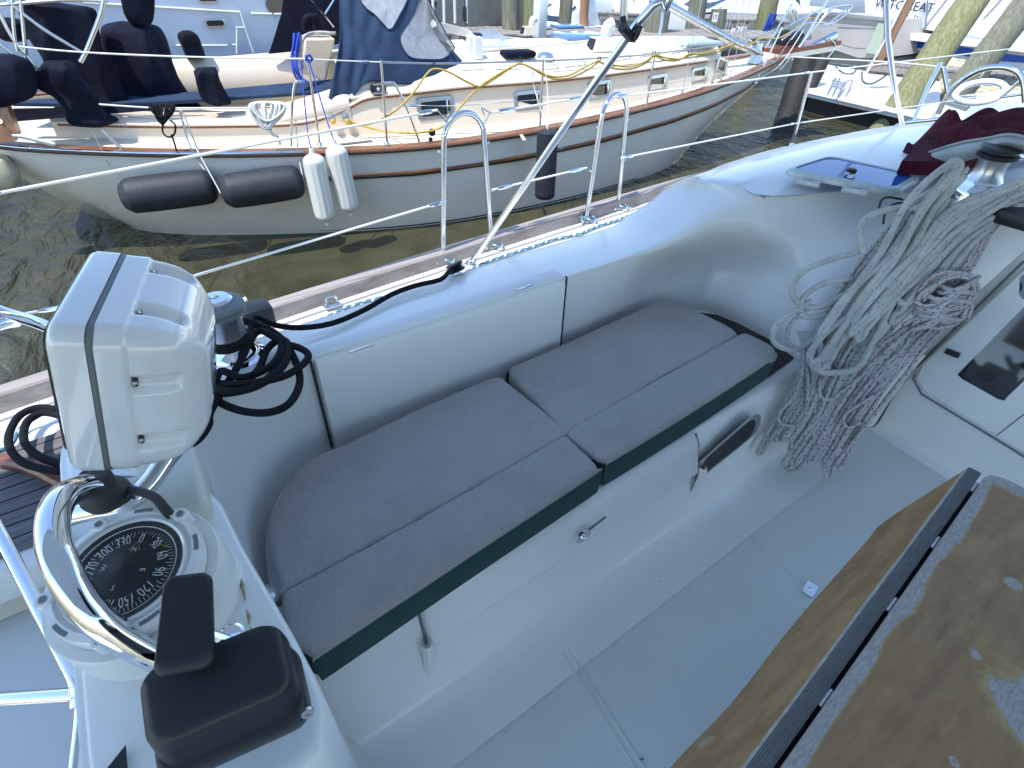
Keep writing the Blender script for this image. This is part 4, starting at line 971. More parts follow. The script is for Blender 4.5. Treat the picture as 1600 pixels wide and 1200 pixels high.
bm=bmn(); prism(bm,[PZ(1400,272,1.70),PZ(1475,275,1.70),PZ(1560,250,1.70),PZ(1700,240,1.7),PZ(1700,200,1.7),PZ(1440,230,1.7)],(0,0,.05)); link('folded_bulk',bm,'maroon',dod)
# ---- cabin-top winch
b=PZ(1528,300,1.70); 
cw=thing('cabin_top_winch','polished winch with locked handle on the cabin top, half buried in coiled halyards','winch',b)
T=mat_axes(b,(1,0,0),(0.0,0,1)); r=.062
bm=bmn(); lathe(bm,[(r*1.25,-.06),(r*1.25,0),(r*1.2,.012),(r*1.05,.02),(r*1.02,.035),(r*.9,.045)],T,36); link('base',bm,'chrome',cw,sharp=50)
bm=bmn(); lathe(bm,[(r*.9,.045),(r*.76,.065),(r*.72,.09),(r*.78,.115)],T,36); link('drum',bm,'satin',cw)
bm=bmn(); lathe(bm,[(r*.78,.115),(r*1.0,.120),(r*1.02,.132),(r*.8,.136),(r*.8,.142),(r*1.0,.146),(r*.95,.155),(r*.4,.16),(0,.16)],T,36); link('jaw_ring',bm,'black',cw)
bm=bmn(); a_=T@V((.0,.0,.165)); tube(bm,[PD(1522,250,2.32),PD(1530,241,2.32),PD(1545,235,2.33),PD(1575,240,2.34),PD(1600,246,2.35)],[.010,.012,.013,.014,.015],12,sm=4); link('handle',bm,'chrome',cw,sharp=80)
bm=bmn(); box(bm,PZ(1592,336,1.675),(.16,.13,.05),bev=.01); link('line_clutch',bm,'black',own)
# ---- rope coils hanging down the bulkhead
PA,PB,PC_=PZ(1560,262,1.79),PZ(1290,738,.76),PZ(1215,505,1.30)
rn=(PB-PA).cross(PC_-PA).normalized(); 
if rn.dot(EYE-PA)<0: rn=-rn
def RP(px,py,off): return PP(px,py,PA+rn*off,rn)
print('ropeplane',PA,PB,PC_,rn)
def strandset(bm,spine,n,w,r,off0,layer,bots,seed,top=None,jit=3,uturn=16):
    """n there-and-back passes along a pixel spine; width w; each loop ends at a different depth down the spine"""
    rg=random.Random(seed); sp=cr([V((a,b,0)) for a,b in spine],10); m=len(sp)
    path=[]; 
    for k in range(n):
        a=(rg.random()-.5)*w; b2=a+rg.uniform(.12,.3)*w*(1 if a<0 else -1); e=int(m*rg.uniform(*bots))-1; e=max(6,min(m-1,e)); s0=rg.randint(0,2)
        ph=rg.random()*6; am=rg.uniform(.3,1)*jit
        off=off0+.02+layer*rg.random()
        def pt(i,o,of):
            p=sp[i]; t=(sp[min(i+1,m-1)]-sp[max(i-1,0)]).normalized(); nn=V((-t.y,t.x,0)); fl=.55+.45*min(1,i/(m*.35)); q=p+nn*(o*fl*(1+.25*math.sin(i*.09+ph*2))+am*math.sin(i*.17+ph)); return RP(q.x,q.y,of)
        st=3
        for i in range(s0,e,st): path.append(pt(i,a,off+.006*math.sin(i*.2+ph)))
        # U turn
        p=sp[e]; t=(sp[e]-sp[e-2]).normalized(); nn=V((-t.y,t.x,0)); mid=(a+b2)/2; hw=(b2-a)/2; 
        for q_ in (30,75,105,150): 
            an=math.radians(q_); c=p+nn*(mid-hw*math.cos(an))+t*(uturn*math.sin(an)); path.append(RP(c.x,c.y,off+.003))
        for i in range(e,s0,-st): path.append(pt(i,b2,off+.006+.006*math.sin(i*.17+ph)))
    tube(bm,path,r,8,sm=3)
def coil(name_label,mat,sets,extra=(),r=.006):
    bm=bmn()
    for s_ in sets: strandset(bm,**s_)
    for pts,rr in extra: tube(bm,[RP(*p) for p in pts],rr,9,sm=6)
    return tag(setorigin(link('rope_coil',bm,mat,sharp=80)),name_label,'rope coil','rope coils hanging beside the companionway')
# green/black flecked halyards behind
coil('white halyard with green and black flecks hanging beneath the thick grey rope','ropegreen',
 [dict(spine=[(1490,318),(1430,400),(1370,480),(1315,560),(1270,640)],n=9,w=66,r=.0078,off0=.004,layer=.018,bots=(.6,1.0),seed=3),
  dict(spine=[(1560,330),(1490,420),(1420,520),(1350,620),(1300,690)],n=5,w=40,r=.0078,off0=.004,layer=.018,bots=(.72,1.0),seed=4)],
 extra=[([(1400,540,.05),(1330,600,.05),(1300,622,.05),(1284,622,.05),(1280,605,.05),(1284,592,.05),(1300,580,.045)],.0076),
        ([(1345,480,.05),(1325,520,.052),(1300,555,.05),(1272,563,.05),(1270,590,.05)],.0076)])
coil('thin black flecked line whose loops reach the cockpit sole beside the small portlight','ropeblack',
 [dict(spine=[(1420,330),(1345,430),(1290,530),(1255,610),(1195,712)],n=4,w=34,r=.0072,off0=.0,layer=.014,bots=(.9,1.02),seed=8,uturn=10),
  dict(spine=[(1440,340),(1370,450),(1310,560),(1270,650),(1225,718)],n=7,w=50,r=.0074,off0=.002,layer=.02,bots=(.86,1.02),seed=9,uturn=10),
  dict(spine=[(1460,360),(1390,470),(1330,590),(1290,670),(1262,716)],n=6,w=46,r=.0074,off0=.002,layer=.02,bots=(.8,1.02),seed=19,uturn=10)],
 extra=[([(1256,538,.05),(1254,580,.05),(1240,620,.05),(1222,640,.05),(1216,655,.05),(1226,664,.05),(1245,664,.05),(1258,650,.05),(1262,600,.05),(1258,550,.05)],.0068),
        ([(1270,480,.05),(1240,500,.05),(1231,520,.05),(1234,538,.05),(1255,545,.05)],.0068)])
coil('thick pale grey rope with black ticks, topmost of the hanging ropes','ropegrey',
 [dict(spine=[(1505,262),(1455,320),(1410,400),(1345,480),(1290,560)],n=6,w=84,r=.0118,off0=.045,layer=.03,bots=(.78,1.03),seed=12,jit=8,uturn=22),
  dict(spine=[(1600,285),(1500,330),(1440,390),(1390,450),(1330,520)],n=3,w=40,r=.0118,off0=.07,layer=.02,bots=(.6,1.0),seed=44,jit=9,uturn=24),
  dict(spine=[(1625,300),(1530,352),(1460,415),(1400,480),(1350,545)],n=4,w=74,r=.0118,off0=.04,layer=.03,bots=(.7,1.0),seed=15,jit=8,uturn=22)],
 extra=[([(1345,392,.05),(1300,405,.05),(1262,420,.052),(1240,440,.052),(1238,460,.052),(1250,475,.05),(1280,480,.05),(1320,460,.05)],.0105),
        ([(1330,436,.05),(1290,442,.052),(1262,458,.052),(1250,478,.052),(1258,495,.05),(1290,492,.05)],.0105),
        ([(1268,470,.052),(1235,490,.053),(1212,510,.053),(1208,530,.053),(1222,543,.052),(1248,545,.052),(1290,520,.052)],.0105),
        ([(1440,400,.07),(1415,420,.072),(1402,445,.072),(1400,465,.072),(1412,474,.07),(1430,468,.07),(1470,440,.07),(1520,380,.07),(1590,320,.07)],.0118),
        ([(1455,300,.07),(1420,320,.072),(1380,330,.07),(1350,345,.07),(1344,370,.07),(1350,395,.068)],.0110),
        ([(1450,360,.08),(1400,420,.082),(1340,480,.082),(1290,520,.082),(1268,550,.082),(1270,572,.08),(1290,582,.08),(1330,578,.08),(1350,560,.08),(1380,500,.08),(1430,400,.08),(1480,310,.08)],.0125)])
coil('red flecked white line tied in a fat knot nearest the companionway','ropered',
 [dict(spine=[(1470,495),(1420,545),(1370,600),(1320,670),(1285,728)],n=6,w=58,r=.0080,off0=.012,layer=.02,bots=(.86,1.02),seed=21,uturn=10),
  dict(spine=[(1560,330),(1535,380),(1510,420),(1490,440)],n=2,w=26,r=.0080,off0=.03,layer=.01,bots=(.95,1.0),seed=22),],
 extra=[([(1440,500,0.085),(1450,510,0.095),(1470,512,0.100),(1495,505,0.095),(1500,495,0.085),(1485,490,0.090),(1450,492,0.097),(1425,500,0.090),(1410,508,0.085)],.0068),
        ([(1430,470,0.085),(1445,478,0.100),(1480,470,0.110),(1510,460,0.095),(1524,440,0.090),(1510,428,0.095),(1480,430,0.105),(1460,445,0.103),(1440,458,0.095),(1433,470,0.085)],.0068),
        ([(1440,465,0.095),(1470,440,0.113),(1500,432,0.105),(1520,445,0.095),(1515,465,0.100),(1480,485,0.115),(1445,490,0.105),(1425,502,0.090)],.0068),
        ([(1435,455,0.085),(1460,430,0.105),(1490,425,0.105),(1515,432,0.095),(1528,450,0.090),(1512,478,0.095),(1500,500,0.097)],.0068),
        ([(1450,495,0.105),(1480,480,0.120),(1505,470,0.105),(1518,480,0.095),(1510,500,0.090)],.0068),
        ([(1425,508,0.090),(1445,498,0.107),(1475,497,0.115),(1500,500,0.105),(1508,490,0.090)],.0068),
        ([(1380,610,0.075),(1330,640,0.075),(1318,655,0.075),(1325,668,0.075),(1345,660,0.075)],.0056)])
bm=bmn(); path=[]; rg=random.Random(77)
for k in range(13):
    f=k/12; c=V((1452+46*f,502-58*f,0)); ph=rg.uniform(-.25,.25)+.35*math.sin(k*2.1); wx=rg.uniform(30,40)*(1-.35*abs(f-.5)); 
    for t in range(0,360,45):
        a=math.radians(t); x=wx*math.cos(a); y=7*math.sin(a); qx=c.x+x*math.cos(ph)-y*math.sin(ph); qy=c.y-x*math.sin(ph)*1.0+y*math.cos(ph)-x*.25
        path.append(RP(qx,qy,.085+.032*math.sin(a)+rg.uniform(-.004,.004)))
tube(bm,path,.0080,9,sm=4)
tag(setorigin(link('rope_coil',bm,'ropered',sharp=80)),'bulky knot of red flecked rope wrapped round the top of its own hank','rope coil')
# black lashings
bm=bmn(); 
for pts in ([(1373,325,.05),(1378,312,.055),(1390,308,.055),(1410,312,.05)],[(1380,350,.05),(1384,330,.055),(1400,318,.055),(1420,318,.05)],[(1520,395,.04),(1540,370,.045),(1555,355,.045),(1562,350,.04)]):
    tube(bm,[RP(*p) for p in pts],.004,8,sm=4)
link('lashing',bm,'black',own)
# ================================================================= THE SAILBOAT ALONGSIDE
WZ=-.15
aN=math.radians(-12); ON=V((-1.3,8.05,0)); dN=V((math.cos(aN),math.sin(aN),0)); nN=V((-dN.y,dN.x,0))
def G(u,v,z): return ON+dN*u+nN*v+V((0,0,z))
def GV(px,py,v):  # pixel on the fore-and-aft vertical plane at offset v
    return PP(px,py,G(0,v,0),nN)
def uvz(p): q=p-ON; return q.dot(dN),q.dot(nN),p.z
nb=thing('sailboat','cream decked cutter with teak trim and navy dodger moored alongside','sailboat',G(5,0,-.15))
ST=[ # u, half breadth at rail, rail z, half breadth at waterline
 (.42,.35,.92,.02),(.52,.85,.91,.15),(.8,1.15,.89,.38),(1.3,1.34,.85,.72),(2.2,1.50,.78,1.08),(3.3,1.68,.74,1.42),(4.4,1.78,.72,1.62),(5.6,1.68,.735,1.56),(6.8,1.44,.77,1.32),(8.0,1.13,.83,.92),(9.0,.83,.91,.58),(9.9,.50,1.01,.26),(10.6,.24,1.12,.06),(10.95,.04,1.17,.0)]
def hl(u,b,z,w,sg):
    u0=u
    uw = u + (.55 if u<1 else .25 if u<2 else 0) - (0 if u<8 else (u-8)**1.6*.33)   # overhangs
    def m(t): # t 0 rail ..1 waterline
        bb=b+(w-b)*(t**1.7); uu=u+(uw-u)*t; return G(uu,sg*bb,z+(WZ-z)*t)
    return [m(t) for t in (0,.12,.3,.5,.7,.86,1)]
for nm,sl in (('hull',None),):
    rows=[]
    for s_ in ST: rows.append(hl(*s_,-1))
    st=rows; pt=[hl(*s_,1) for s_ in ST]
    allr=[r for r in reversed([list(x) for x in pt])]+st
    # closed round the stern
    link('hull',loft(allr,4,2),'hullwhite',nb,sharp=80)
    bot=[]
    for r in allr: e=r[-1]; u,v,z=uvz(e); bot.append([e+V((0,0,.012))+nN*(-.004 if v<0 else .004),G(u+(.06 if u<2 else 0),v*.97,WZ-.04),G(u+.1,v*.6,-.9)])
    link('boot_stripe',loft(bot,4,2),'bottom',nb)
def railpt(i,off=0,dz=0,sg=-1): u,b,z,w=ST[i]; return G(u,sg*(b+off),z+dz)
def sweep(name,mat,prof,par,idx=range(len(ST)),sides=(-1,),sharp=40):
    bm=bmn()
    for sg in sides:
        cols=[cr([railpt(i,o,dz,sg) for i in idx],5) for o,dz in prof]; grid(bm,list(zip(*cols)))
    return link(name,bm,mat,par,sharp=sharp)
full=(-1,1)
sweep('cap_rail','teak',[(-.13,.028),(-.125,.036),(-.01,.04),(.020,.036),(.024,.020)],nb,sides=full)
sweep('rub_rail','darkteak',[(.016,.022),(.032,.018),(.035,.006),(.03,-.006),(.005,-.012)],nb,sides=full)
sweep('rub_strake','steel',[(.012,.040),(.02,.041),(.0335,.033),(.035,.028)],nb,idx=range(0,6))
# lower teak strake along the topsides
def hullside(u,z,sg=-1,off=.004):
    # interpolate the hull side at station u / height z
    for a,b in zip(ST,ST[1:]):
        if a[0]<=u<=b[0]: break
    k=(u-a[0])/(b[0]-a[0]); k=max(0,min(1,k)); B,Zr,W=[a[i]+(b[i]-a[i])*k for i in (1,2,3)]; t=(z-Zr)/(WZ-Zr); t=max(0,min(1,t))
    uw = (.55 if u<1 else .25 if u<2 else 0) - (0 if u<8 else (u-8)**1.6*.33)
    return G(u+uw*t,sg*(B+(W-B)*t**1.7+off),z)
def strake(u0,u1,z0,z1,w,pro,mat,name,n=40):
    bm=bmn(); rows=[]
    for i in range(n+1):
        u=u0+(u1-u0)*i/n; k=i/n; z=z0(u) if callable(z0) else z0+(z1-z0)*k
        rows.append([hullside(u,z+w,-1,.0),hullside(u,z+w*.6,-1,pro),hullside(u,z-w*.6,-1,pro),hullside(u,z-w,-1,.0)])
    grid(bm,rows); return link(name,bm,mat,nb,sharp=50)
def zst(u):
    for a,b in zip(ST,ST[1:]):
        if a[0]<=u<=b[0]: break
    return a[2]+(b[2]-a[2])*(u-a[0])/(b[0]-a[0])
strake(3.55,10.3,lambda u:zst(u)-.225,0,.018,.034,'teak','lower_strake'); strake(3.30,10.3,lambda u:zst(u)-.252,0,.012,.03,'rubber','lower_strake_bead')
strake(3.28,3.62,lambda u:zst(u)-.233,0,.014,.024,'rubber','strake_end',6)
# deck
rows=[]
for u,b,z,w in ST: rows.append([G(u,-(b-.10),z+.012),G(u,-(b-.12),z-.02),G(u,-b*.5,z+.01),G(u,0,z+.03),G(u,b*.5,z+.01),G(u,b-.12,z-.02),G(u,b-.10,z+.012)])
link('deck',loft(rows,4,2),'deckcream',nb,sharp=50)
# cabin trunk : starboard side line from the picture
CB=[(1.2,.80,.42),(2.2,.88,.40),(3.0,.95,.40),(3.9,1.02,.47),(4.4,1.06,.50),(5.2,1.05,.52),(6.2,1.0,.50),(7.2,.87,.47),(8.2,.68,.43),(8.9,.52,.38),(9.25,.40,.33),(9.5,.30,.05)]
def cb(u,which=0):
    for a,b in zip(CB,CB[1:]):
        if a[0]<=u<=b[0]: break
    k=(u-a[0])/(b[0]-a[0]); k=max(0,min(1,k)); return a[1]+(b[1]-a[1])*k, a[2]+(b[2]-a[2])*k
def cabsec(u,hb,h,sg): 
    z=zst(u)-.02
    return [G(u,sg*(hb+.05),z),G(u,sg*(hb+.03),z+h*.25),G(u,sg*(hb-.01),z+h*.74),G(u,sg*(hb+.005),z+h*.77),G(u,sg*(hb+.0),z+h*.83),G(u,sg*(hb-.04),z+h*.95),G(u,sg*(hb-.12),z+h*1.04),G(u,sg*hb*.45,z+h*1.31),G(u,0,z+h*1.39)]
cab=[c_ for c_ in CB if c_[0]>=3.9]
rows=[cabsec(u,hb,h,-1)+cabsec(u,hb,h,1)[::-1][1:] for u,hb,h in cab]
rows[-1]=[G(9.5,v,zst(9.5)+dz) for v,dz in zip([-.3,-.29,-.28,-.27,-.26,-.24,-.2,-.1,0,.1,.2,.24,.26,.27,.28,.29,.3],[0]*17)]
bm=bmn(); cr_rows=[cr(r,2) for r in rows]; cols=[cr(c_,3) for c_ in zip(*cr_rows)]; rr=list(zip(*cols)); grid(bm,rr)
cabin=link('cabin_trunk',bm,'cabincream',nb,sharp=50)
# cream (brighter, textured) top skin
bm=bmn(); rows=[]
for u,hb,h in cab[:-1]:
    z=zst(u)-.02; rows.append([G(u,s*hb*k-(0 if k else 0),z+h*f+.006) for s,k,f in ((-1,.955,.96),(-1,.86,1.055),(-1,.45,1.31),(0,0,1.39),(1,.45,1.31),(1,.86,1.055),(1,.955,.96))])
link('cabin_top',loft(rows,3,2),'deckcream',nb)
# aft cockpit coaming, starboard & port
for sg in (-1,1):
    rows=[]
    for u,hb,h in [c_ for c_ in CB if c_[0]<=4.0]:
        z=zst(u)-.02; w=.30
        hh=h*.52 if u<3.6 else h*.9
        rows.append([G(u,sg*(hb+.04),z),G(u,sg*(hb+.02),z+hh*.6),G(u,sg*(hb+.03),z+hh*.7),G(u,sg*hb,z+hh*.95),G(u,sg*(hb-.05),z+hh),G(u,sg*(hb-w),z+hh),G(u,sg*(hb-w-.02),z+hh*.9),G(u,sg*(hb-w-.03),z-.2)])
    link('cockpit_coaming',loft(rows,4,2),'cabincream',nb,sharp=50)
# port inner cockpit wall seen as the tall cream panel
pw=[GV(210,93,.55),GV(410,84,.55),GV(500,60,.55),GV(500,140,.55),GV(350,148,.55),GV(230,150,.55)]
rows=[[GV(150,95,.55),GV(150,165,.45)],[GV(300,92,.55),GV(300,160,.45)],[GV(410,84,.55),GV(410,150,.45)],[GV(470,80,.55),GV(470,150,.45)],[GV(560,76,.55),GV(560,150,.45)]]
o=link('cockpit_wall',loft(rows,3,2),'cabincream',nb); thick(o,.05)
bm=bmn(); 
sq=[GV(20,166,-.55),GV(150,168,-.55),GV(255,164,-.60),GV(350,158,-.62),GV(520,146,-.65),GV(520,128,-.35),GV(420,138,-.30),GV(280,150,-.25),GV(60,160,-.25)]
bm.faces.new([bm.verts.new(p) for p in sq]); o=link('seat_cushion',bm,'navyblue',nb,smooth=False); thick(o,.03)
# brown trim line along coaming and cabin side
def linepx(name,pts,v,r,mat,sm=5,par=nb,seg=6): 
    bm=bmn(); tube(bm,[GV(p[0],p[1],v if len(p)<3 else p[2]) for p in pts],r,seg,sm=sm); return link(name,bm,mat,par,sharp=80)
def trimpts(f,off): 
    return None
tp=[]
for u in (1.25,2.0,2.8,3.3): hb,h=cb(u); tp.append(G(u,-(hb+.035),zst(u)-.02+h*.33))
for u,f in ((3.65,.42),(3.9,.60),(4.1,.74),(4.5,.77),(5.2,.78),(6.2,.78),(7.2,.78),(8.2,.78),(8.9,.77)): hb,h=cb(u); tp.append(G(u,-(hb+.012),zst(u)-.02+h*f))
bm=bmn(); tube(bm,tp,.012,8,sm=5); link('cabin_trim',bm,'teakred',nb,sharp=80)
bm=bmn(); tube(bm,[p+V((0,0,.022))-nN*.004 for p in tp],.014,8,sm=5); link('trim_moulding',bm,'cabincream',nb,sharp=80)
# portlights
def cabside(u,f,off=.004): 
    hb,h=cb(u); v=hb+.03-.04*max(0,(f-.25)/.49); return G(u,-(v+off),zst(u)-.02+h*f)
def portlight(px,py,w,h):
    # pixel centre -> u on the cabin side
    best=None
    for i in range(400):
        u=4.0+5.3*i/400; 
        p=cabside(u,.5); q=PP(px,py,p,nN); uu,vv,z_=uvz(q); e=abs(uu-u)
        if best is None or e<best[0]: best=(e,u,q.z)
    u=best[1]; zc=best[2]; c=cabside(u,.5); c.z=zc; du=(cabside(u+.1,.5)-cabside(u-.1,.5)).normalized(); dn=du.cross(V((0,0,1))).normalized()
    if dn.dot(EYE-c)<0: dn=-dn
    dn=(dn+V((0,0,.10))).normalized()
    c=c+dn*(.004); T=mat_axes(c,du,dn); bm=bmn()
    o1=[T@V((a,b,0)) for a,b in rrect(w,h,.04)]; o2=[T@V((a,b,.016)) for a,b in rrect(w*.97,h*.95,.038)]; o3=[T@V((a,b,.018)) for a,b in rrect(w*.78,h*.62,.025)]; o4=[T@V((a,b,.004)) for a,b in rrect(w*.76,h*.6,.025)]
    grid(bm,[o1,o2,o3,o4],closed=True)
    for k in range(10):
        q=rrect(w*.88,h*.80,.03,1); 
    for a,b in [(w*x,h*.40*s) for x in (-.3,-.1,.1,.3) for s in (-1,1)]+[(w*.44*s,0) for s in (-1,1)]: lathe(bm,[(.005,.017),(.004,.02),(0,.0205)],T@M.Translation((a,b,0)),6)
    pf=link('portlight',bm,'satin',nb,sharp=40); bm=bmn(); bm.faces.new([bm.verts.new(p) for p in o4]); link('pane',bm,'darkglass',pf,smooth=False)
    bm=bmn(); box(bm,(w*.30,0,.024),(.02,h*.7,.012),T,bev=.003); link('latch',bm,'steel',pf)
for px,py,w,h in ((681,169,.43,.235),(824,157,.37,.215),(936,141,.37,.215),(1027,130,.36,.21),(1092,117,.34,.20),(1139,102,.32,.19)): portlight(px,py,w,h)
# oval builder's badge on the coaming
T=mat_axes(GV(590,138,-1.05)+dN*0-nN*.03,dN,(-nN+V((0,0,.2)))); bm=bmn(); bm.faces.new([bm.verts.new(T@V((.085*math.cos(a),.07*math.sin(a),0))) for a in [2*math.pi*k/28 for k in range(28)]]); bd=link('badge',bm,'black',nb,smooth=False); thick(bd,.008)
bm=bmn(); sp=[T@V(((.028 if k%2==0 else .011)*math.sin(k*math.pi/5),(.028 if k%2==0 else .011)*math.cos(k*math.pi/5),.003)) for k in range(10)]; bm.faces.new([bm.verts.new(p) for p in sp]); link('star',bm,'mark',bd,smooth=False)
text('badge_lettering','ISLAND',.03,T@M.Translation((0,.042,.003)),'mark',bd,.0003); text('badge_lettering','PACKET',.03,T@M.Translation((0,-.042,.003)),'mark',bd,.0003)
# wing of the coaming behind the dodger (cream curve)
bm=bmn(); wing=[GV(540,185,-1.0),GV(545,172,-1.0),GV(556,150,-1.0),GV(566,134,-1.0),GV(580,127,-1.0),GV(600,129,-1.0),GV(640,140,-1.0),GV(680,150,-1.0),GV(690,175,-1.05),GV(620,185,-1.05)]
prism(bm,wing,nN*.05); o=link('coaming_wing',bm,'cabincream',nb); bevmod(o,.012)
# shore power inlets
for px in (518,540):
    T=mat_axes(GV(px,184,-1.07),dN,-nN+V((0,0,.15))); bm=bmn(); box(bm,(0,0,.02),(.07,.08,.05),T,bev=.012); lathe(bm,[(.032,.04),(.032,.06),(.026,.07)],T,16); pi_=link('power_inlet',bm,'satin',nb)
    bm=bmn(); lathe(bm,[(.022,.05),(.026,.075),(.026,.09),(.014,.11),(0,.112)],T@M.Translation((0,-.03,.0)),14); link('plug',bm,'yellow',pi_)
# shore power cords : looped along the lifeline
def cord(name,pts,r=.0105): bm=bmn(); tube(bm,pts,r,8,sm=7); return bm
vl=-1.55
def vrail(u): 
    for a,b in zip(ST,ST[1:]):
        if a[0]<=u<=b[0]: break
    k=(u-a[0])/(b[0]-a[0]); return -(a[1]+(b[1]-a[1])*k)+.06
def GR(px,py,ins=0,guess=None):
    u=5.
    for _ in range(12): 
        q=GV(px,py,vrail(u)+ins); u=.5*u+.5*max(.5,min(10.8,uvz(q)[0]))
    return GV(px,py,vrail(u)+ins)
c1=[(542,188),(560,195),(600,205),(640,208),(680,203),(705,188)]
c1b=[(540,193),(570,196),(610,178),(640,152),(662,122),(677,108),(700,112),(730,128),(750,135),(770,125),(800,105),(812,99),(830,106),(860,122),(890,122),(920,108),(936,96)]
c2=[(708,180),(730,155),(750,135),(775,118),(800,104),(815,100),(835,108),(860,119),(888,118),(915,104),(935,95)]
c3=[(936,96),(955,106),(985,108),(1010,98),(1022,88),(1040,94),(1060,94),(1078,84),(1100,86),(1125,80),(1145,70),(1150,76),(1175,68),(1190,60),(1215,60),(1235,50),(1255,35),(1270,28),(1285,34),(1300,38)]
c3b=[(936,97),(955,101),(985,104),(1010,95),(1022,86),(1040,90),(1062,92),(1080,86),(1100,83),(1125,76),(1145,69)]
for lab,segs in (('yellow shore power cord looped along the lifeline right to the bow',[c1b+c3]),('yellow shore power cord sagging low over the cream side deck',[c1+c2[0:1]+c2+c3b])):
    bm=bmn()
    for sg_ in segs: tube(bm,[GR(a,b,-.03) if a>600 else GV(a,b,-1.2 if a>560 else -1.12) for a,b in sg_],.0095,8,sm=7)
    tag(setorigin(link('shore_power_cord',bm,'yellow',sharp=80)),lab,'power cord','shore power cords')
bm=bmn()
for px,py in ((677,100),(812,92),(936,92),(1022,83),(1078,80)):
    p=GR(px,py,0); tube(bm,[p+V((0,-.02,.02)),p+V((0,-.03,-.03)),p+V((0,.02,-.04)),p+V((0,.02,.02))],.006,6,closed=True)
linkloose('cord_tie',bm,'black',nb)
# stanchions, hoops and lifelines (each its own mesh)
def post(b,t,r=.0125,par=nb,name='stanchion',mat='steel'):
    B=GR(*b); T_=GV(t[0],t[1],uvz(B)[1]); bm=bmn(); tube(bm,[B,B.lerp(T_,.5),T_],r,10); lathe(bm,[(.03,0),(.03,.01),(.018,.03)],mat_axes(B,(1,0,0),(0,0,1)),12); link(name,bm,mat,par,sharp=80); return B,T_
P1=post((605,226),(595,94)); P2=post((843,208),(849,92)); P3=post((1007,183),(1023,84)); P3b=post((500,228),(480,90)); P4=post((1180,130),(1222,43)); 
bm=bmn(); 
hp=[GR(455,228),GR(457,160),GR(460,132),GR(466,127),GR(476,127)]; tube(bm,hp,.0115,10,sm=4); link('gate_brace',bm,'steel',nb,sharp=80)
bm=bmn(); tube(bm,[GR(596,130),GR(612,129),GR(620,136),GR(640,180),GR(656,224)],.0115,10,sm=4); link('gate_brace',bm,'steel',nb,sharp=80)
def nw(pts,r=.005,mat='vinylwire',ins=0,sm=5,name='lifeline'):
    bm=bmn(); tube(bm,[GR(a,b,ins) for a,b in pts],r,6,sm=sm); return link(name,bm,mat,nb,sharp=80)
nw([(480,92),(540,95),(595,97)]); nw([(30,73),(134,82),(300,89),(480,92)],.007)
nw([(597,97),(700,99),(849,95),(935,91),(1022,84),(1142,67),(1222,45),(1262,25)],.009,'satin')
nw([(636,164),(720,165),(850,155),(962,146),(1150,110)],.0035); nw([(155,163),(230,168),(300,169),(455,168)],.007)
bm=bmn()
for a,b in ((566,577),(638,652)): 
    y=96 if a<600 else 165; tube(bm,[GR(a,y),GR(a+3,y),GR(b-2,y),GR(b,y)],[.006,.012,.012,.006],8)
linkloose('turnbuckle',bm,'steel',nb)
# shrouds and chainplate turnbuckles
for k,(b,t) in enumerate((((1061,167),(1105,-40)),((1102,158),(1172,-60)),((1132,150),(1190,-60)),((1107,155),(1160,-60)),((1119,153),(1180,-60)))):
    B=GR(*b,.05); T_=GV(t[0],t[1],uvz(B)[1]+.55); dd=(T_-B); bm=bmn(); tube(bm,[B,T_],.0052,6); sh=link('shroud',bm,'wiregrey',nb,sharp=80)
    bm=bmn(); e=dd.normalized(); tube(bm,[B,B+e*.05,B+e*.08,B+e*.22,B+e*.25],[.008,.008,.016,.016,.006],8); lathe(bm,[(.035,-.01),(.035,.01)],mat_axes(B,(1,0,0),(0,0,1)),10); linkloose('turnbuckle',bm,'steel',sh)
# blocks and tracks on the deck edge
bm=bmn(); lathe(bm,[(0,-.012),(.035,-.012),(.035,.012),(0,.012)],mat_axes(GR(675,207,.05),(1,0,0),-nN),16); lathe(bm,[(0,-.02),(.02,-.02),(.02,.03),(0,.03)],mat_axes(GR(673,220,.05),(1,0,0),(0,0,1)),12); box(bm,GR(970,183,.06),(.14,.06,.05),bev=.015); box(bm,GR(1030,170,.1),(.2,.04,.03),bev=.01)
link('deck_block',bm,'black',nb)
nw([(560,213),(640,217),(760,214),(845,205),(960,190)],.005,'whiterope',.10,name='jib_sheet'); nw([(560,217),(640,212),(740,208),(846,204)],.004,'satin',.08,name='jackline')
bm=bmn(); A_=GR(560,232,.03); rows=[]; box(bm,GR(550,229,.02)+V((0,0,.03)),(.42,.05,.014),M.Rotation(aN+.1,3,'Z'),bev=.004); link('scuff_plate',bm,'satin',nb)
bm=bmn(); 
for a,b,c_,d_ in (((797,186),(801,186),(822,219),(817,220)),):
    pts=[PZ(*p,.752) for p in (a,b,c_,d_)]; prism(bm,pts,(0,0,.004)); 
link('deck_seam',bm,'whitepaint',nb)
# ---- dodger : navy canvas with clear windows
dg=[]
fr_px=[ # rows from aft edge to front base, columns bottom->top on starboard side
 ]
def D(px,py,v): return GV(px,py,v)
SKIN=[[D(512,162,-.98),D(522,110,-.95),D(530,60,-.85),D(530,0,-.7),D(530,-60,-.45)],
 [D(545,160,-1.02),D(552,110,-.97),D(556,60,-.88),D(560,0,-.72),D(565,-60,-.45)],
 [D(575,128,-1.03),D(585,90,-.97),D(590,50,-.88),D(600,0,-.72),D(605,-60,-.45)],
 [D(640,132,-1.02),D(630,90,-.95),D(622,50,-.86),D(628,0,-.72),D(630,-50,-.45)],
 [D(690,124,-.92),D(672,85,-.86),D(655,50,-.8),D(650,0,-.68),D(650,-40,-.4)],
 [D(722,95,-.72),D(700,70,-.70),D(682,40,-.66),D(668,0,-.6),D(660,-30,-.4)]]
rows=[]; 
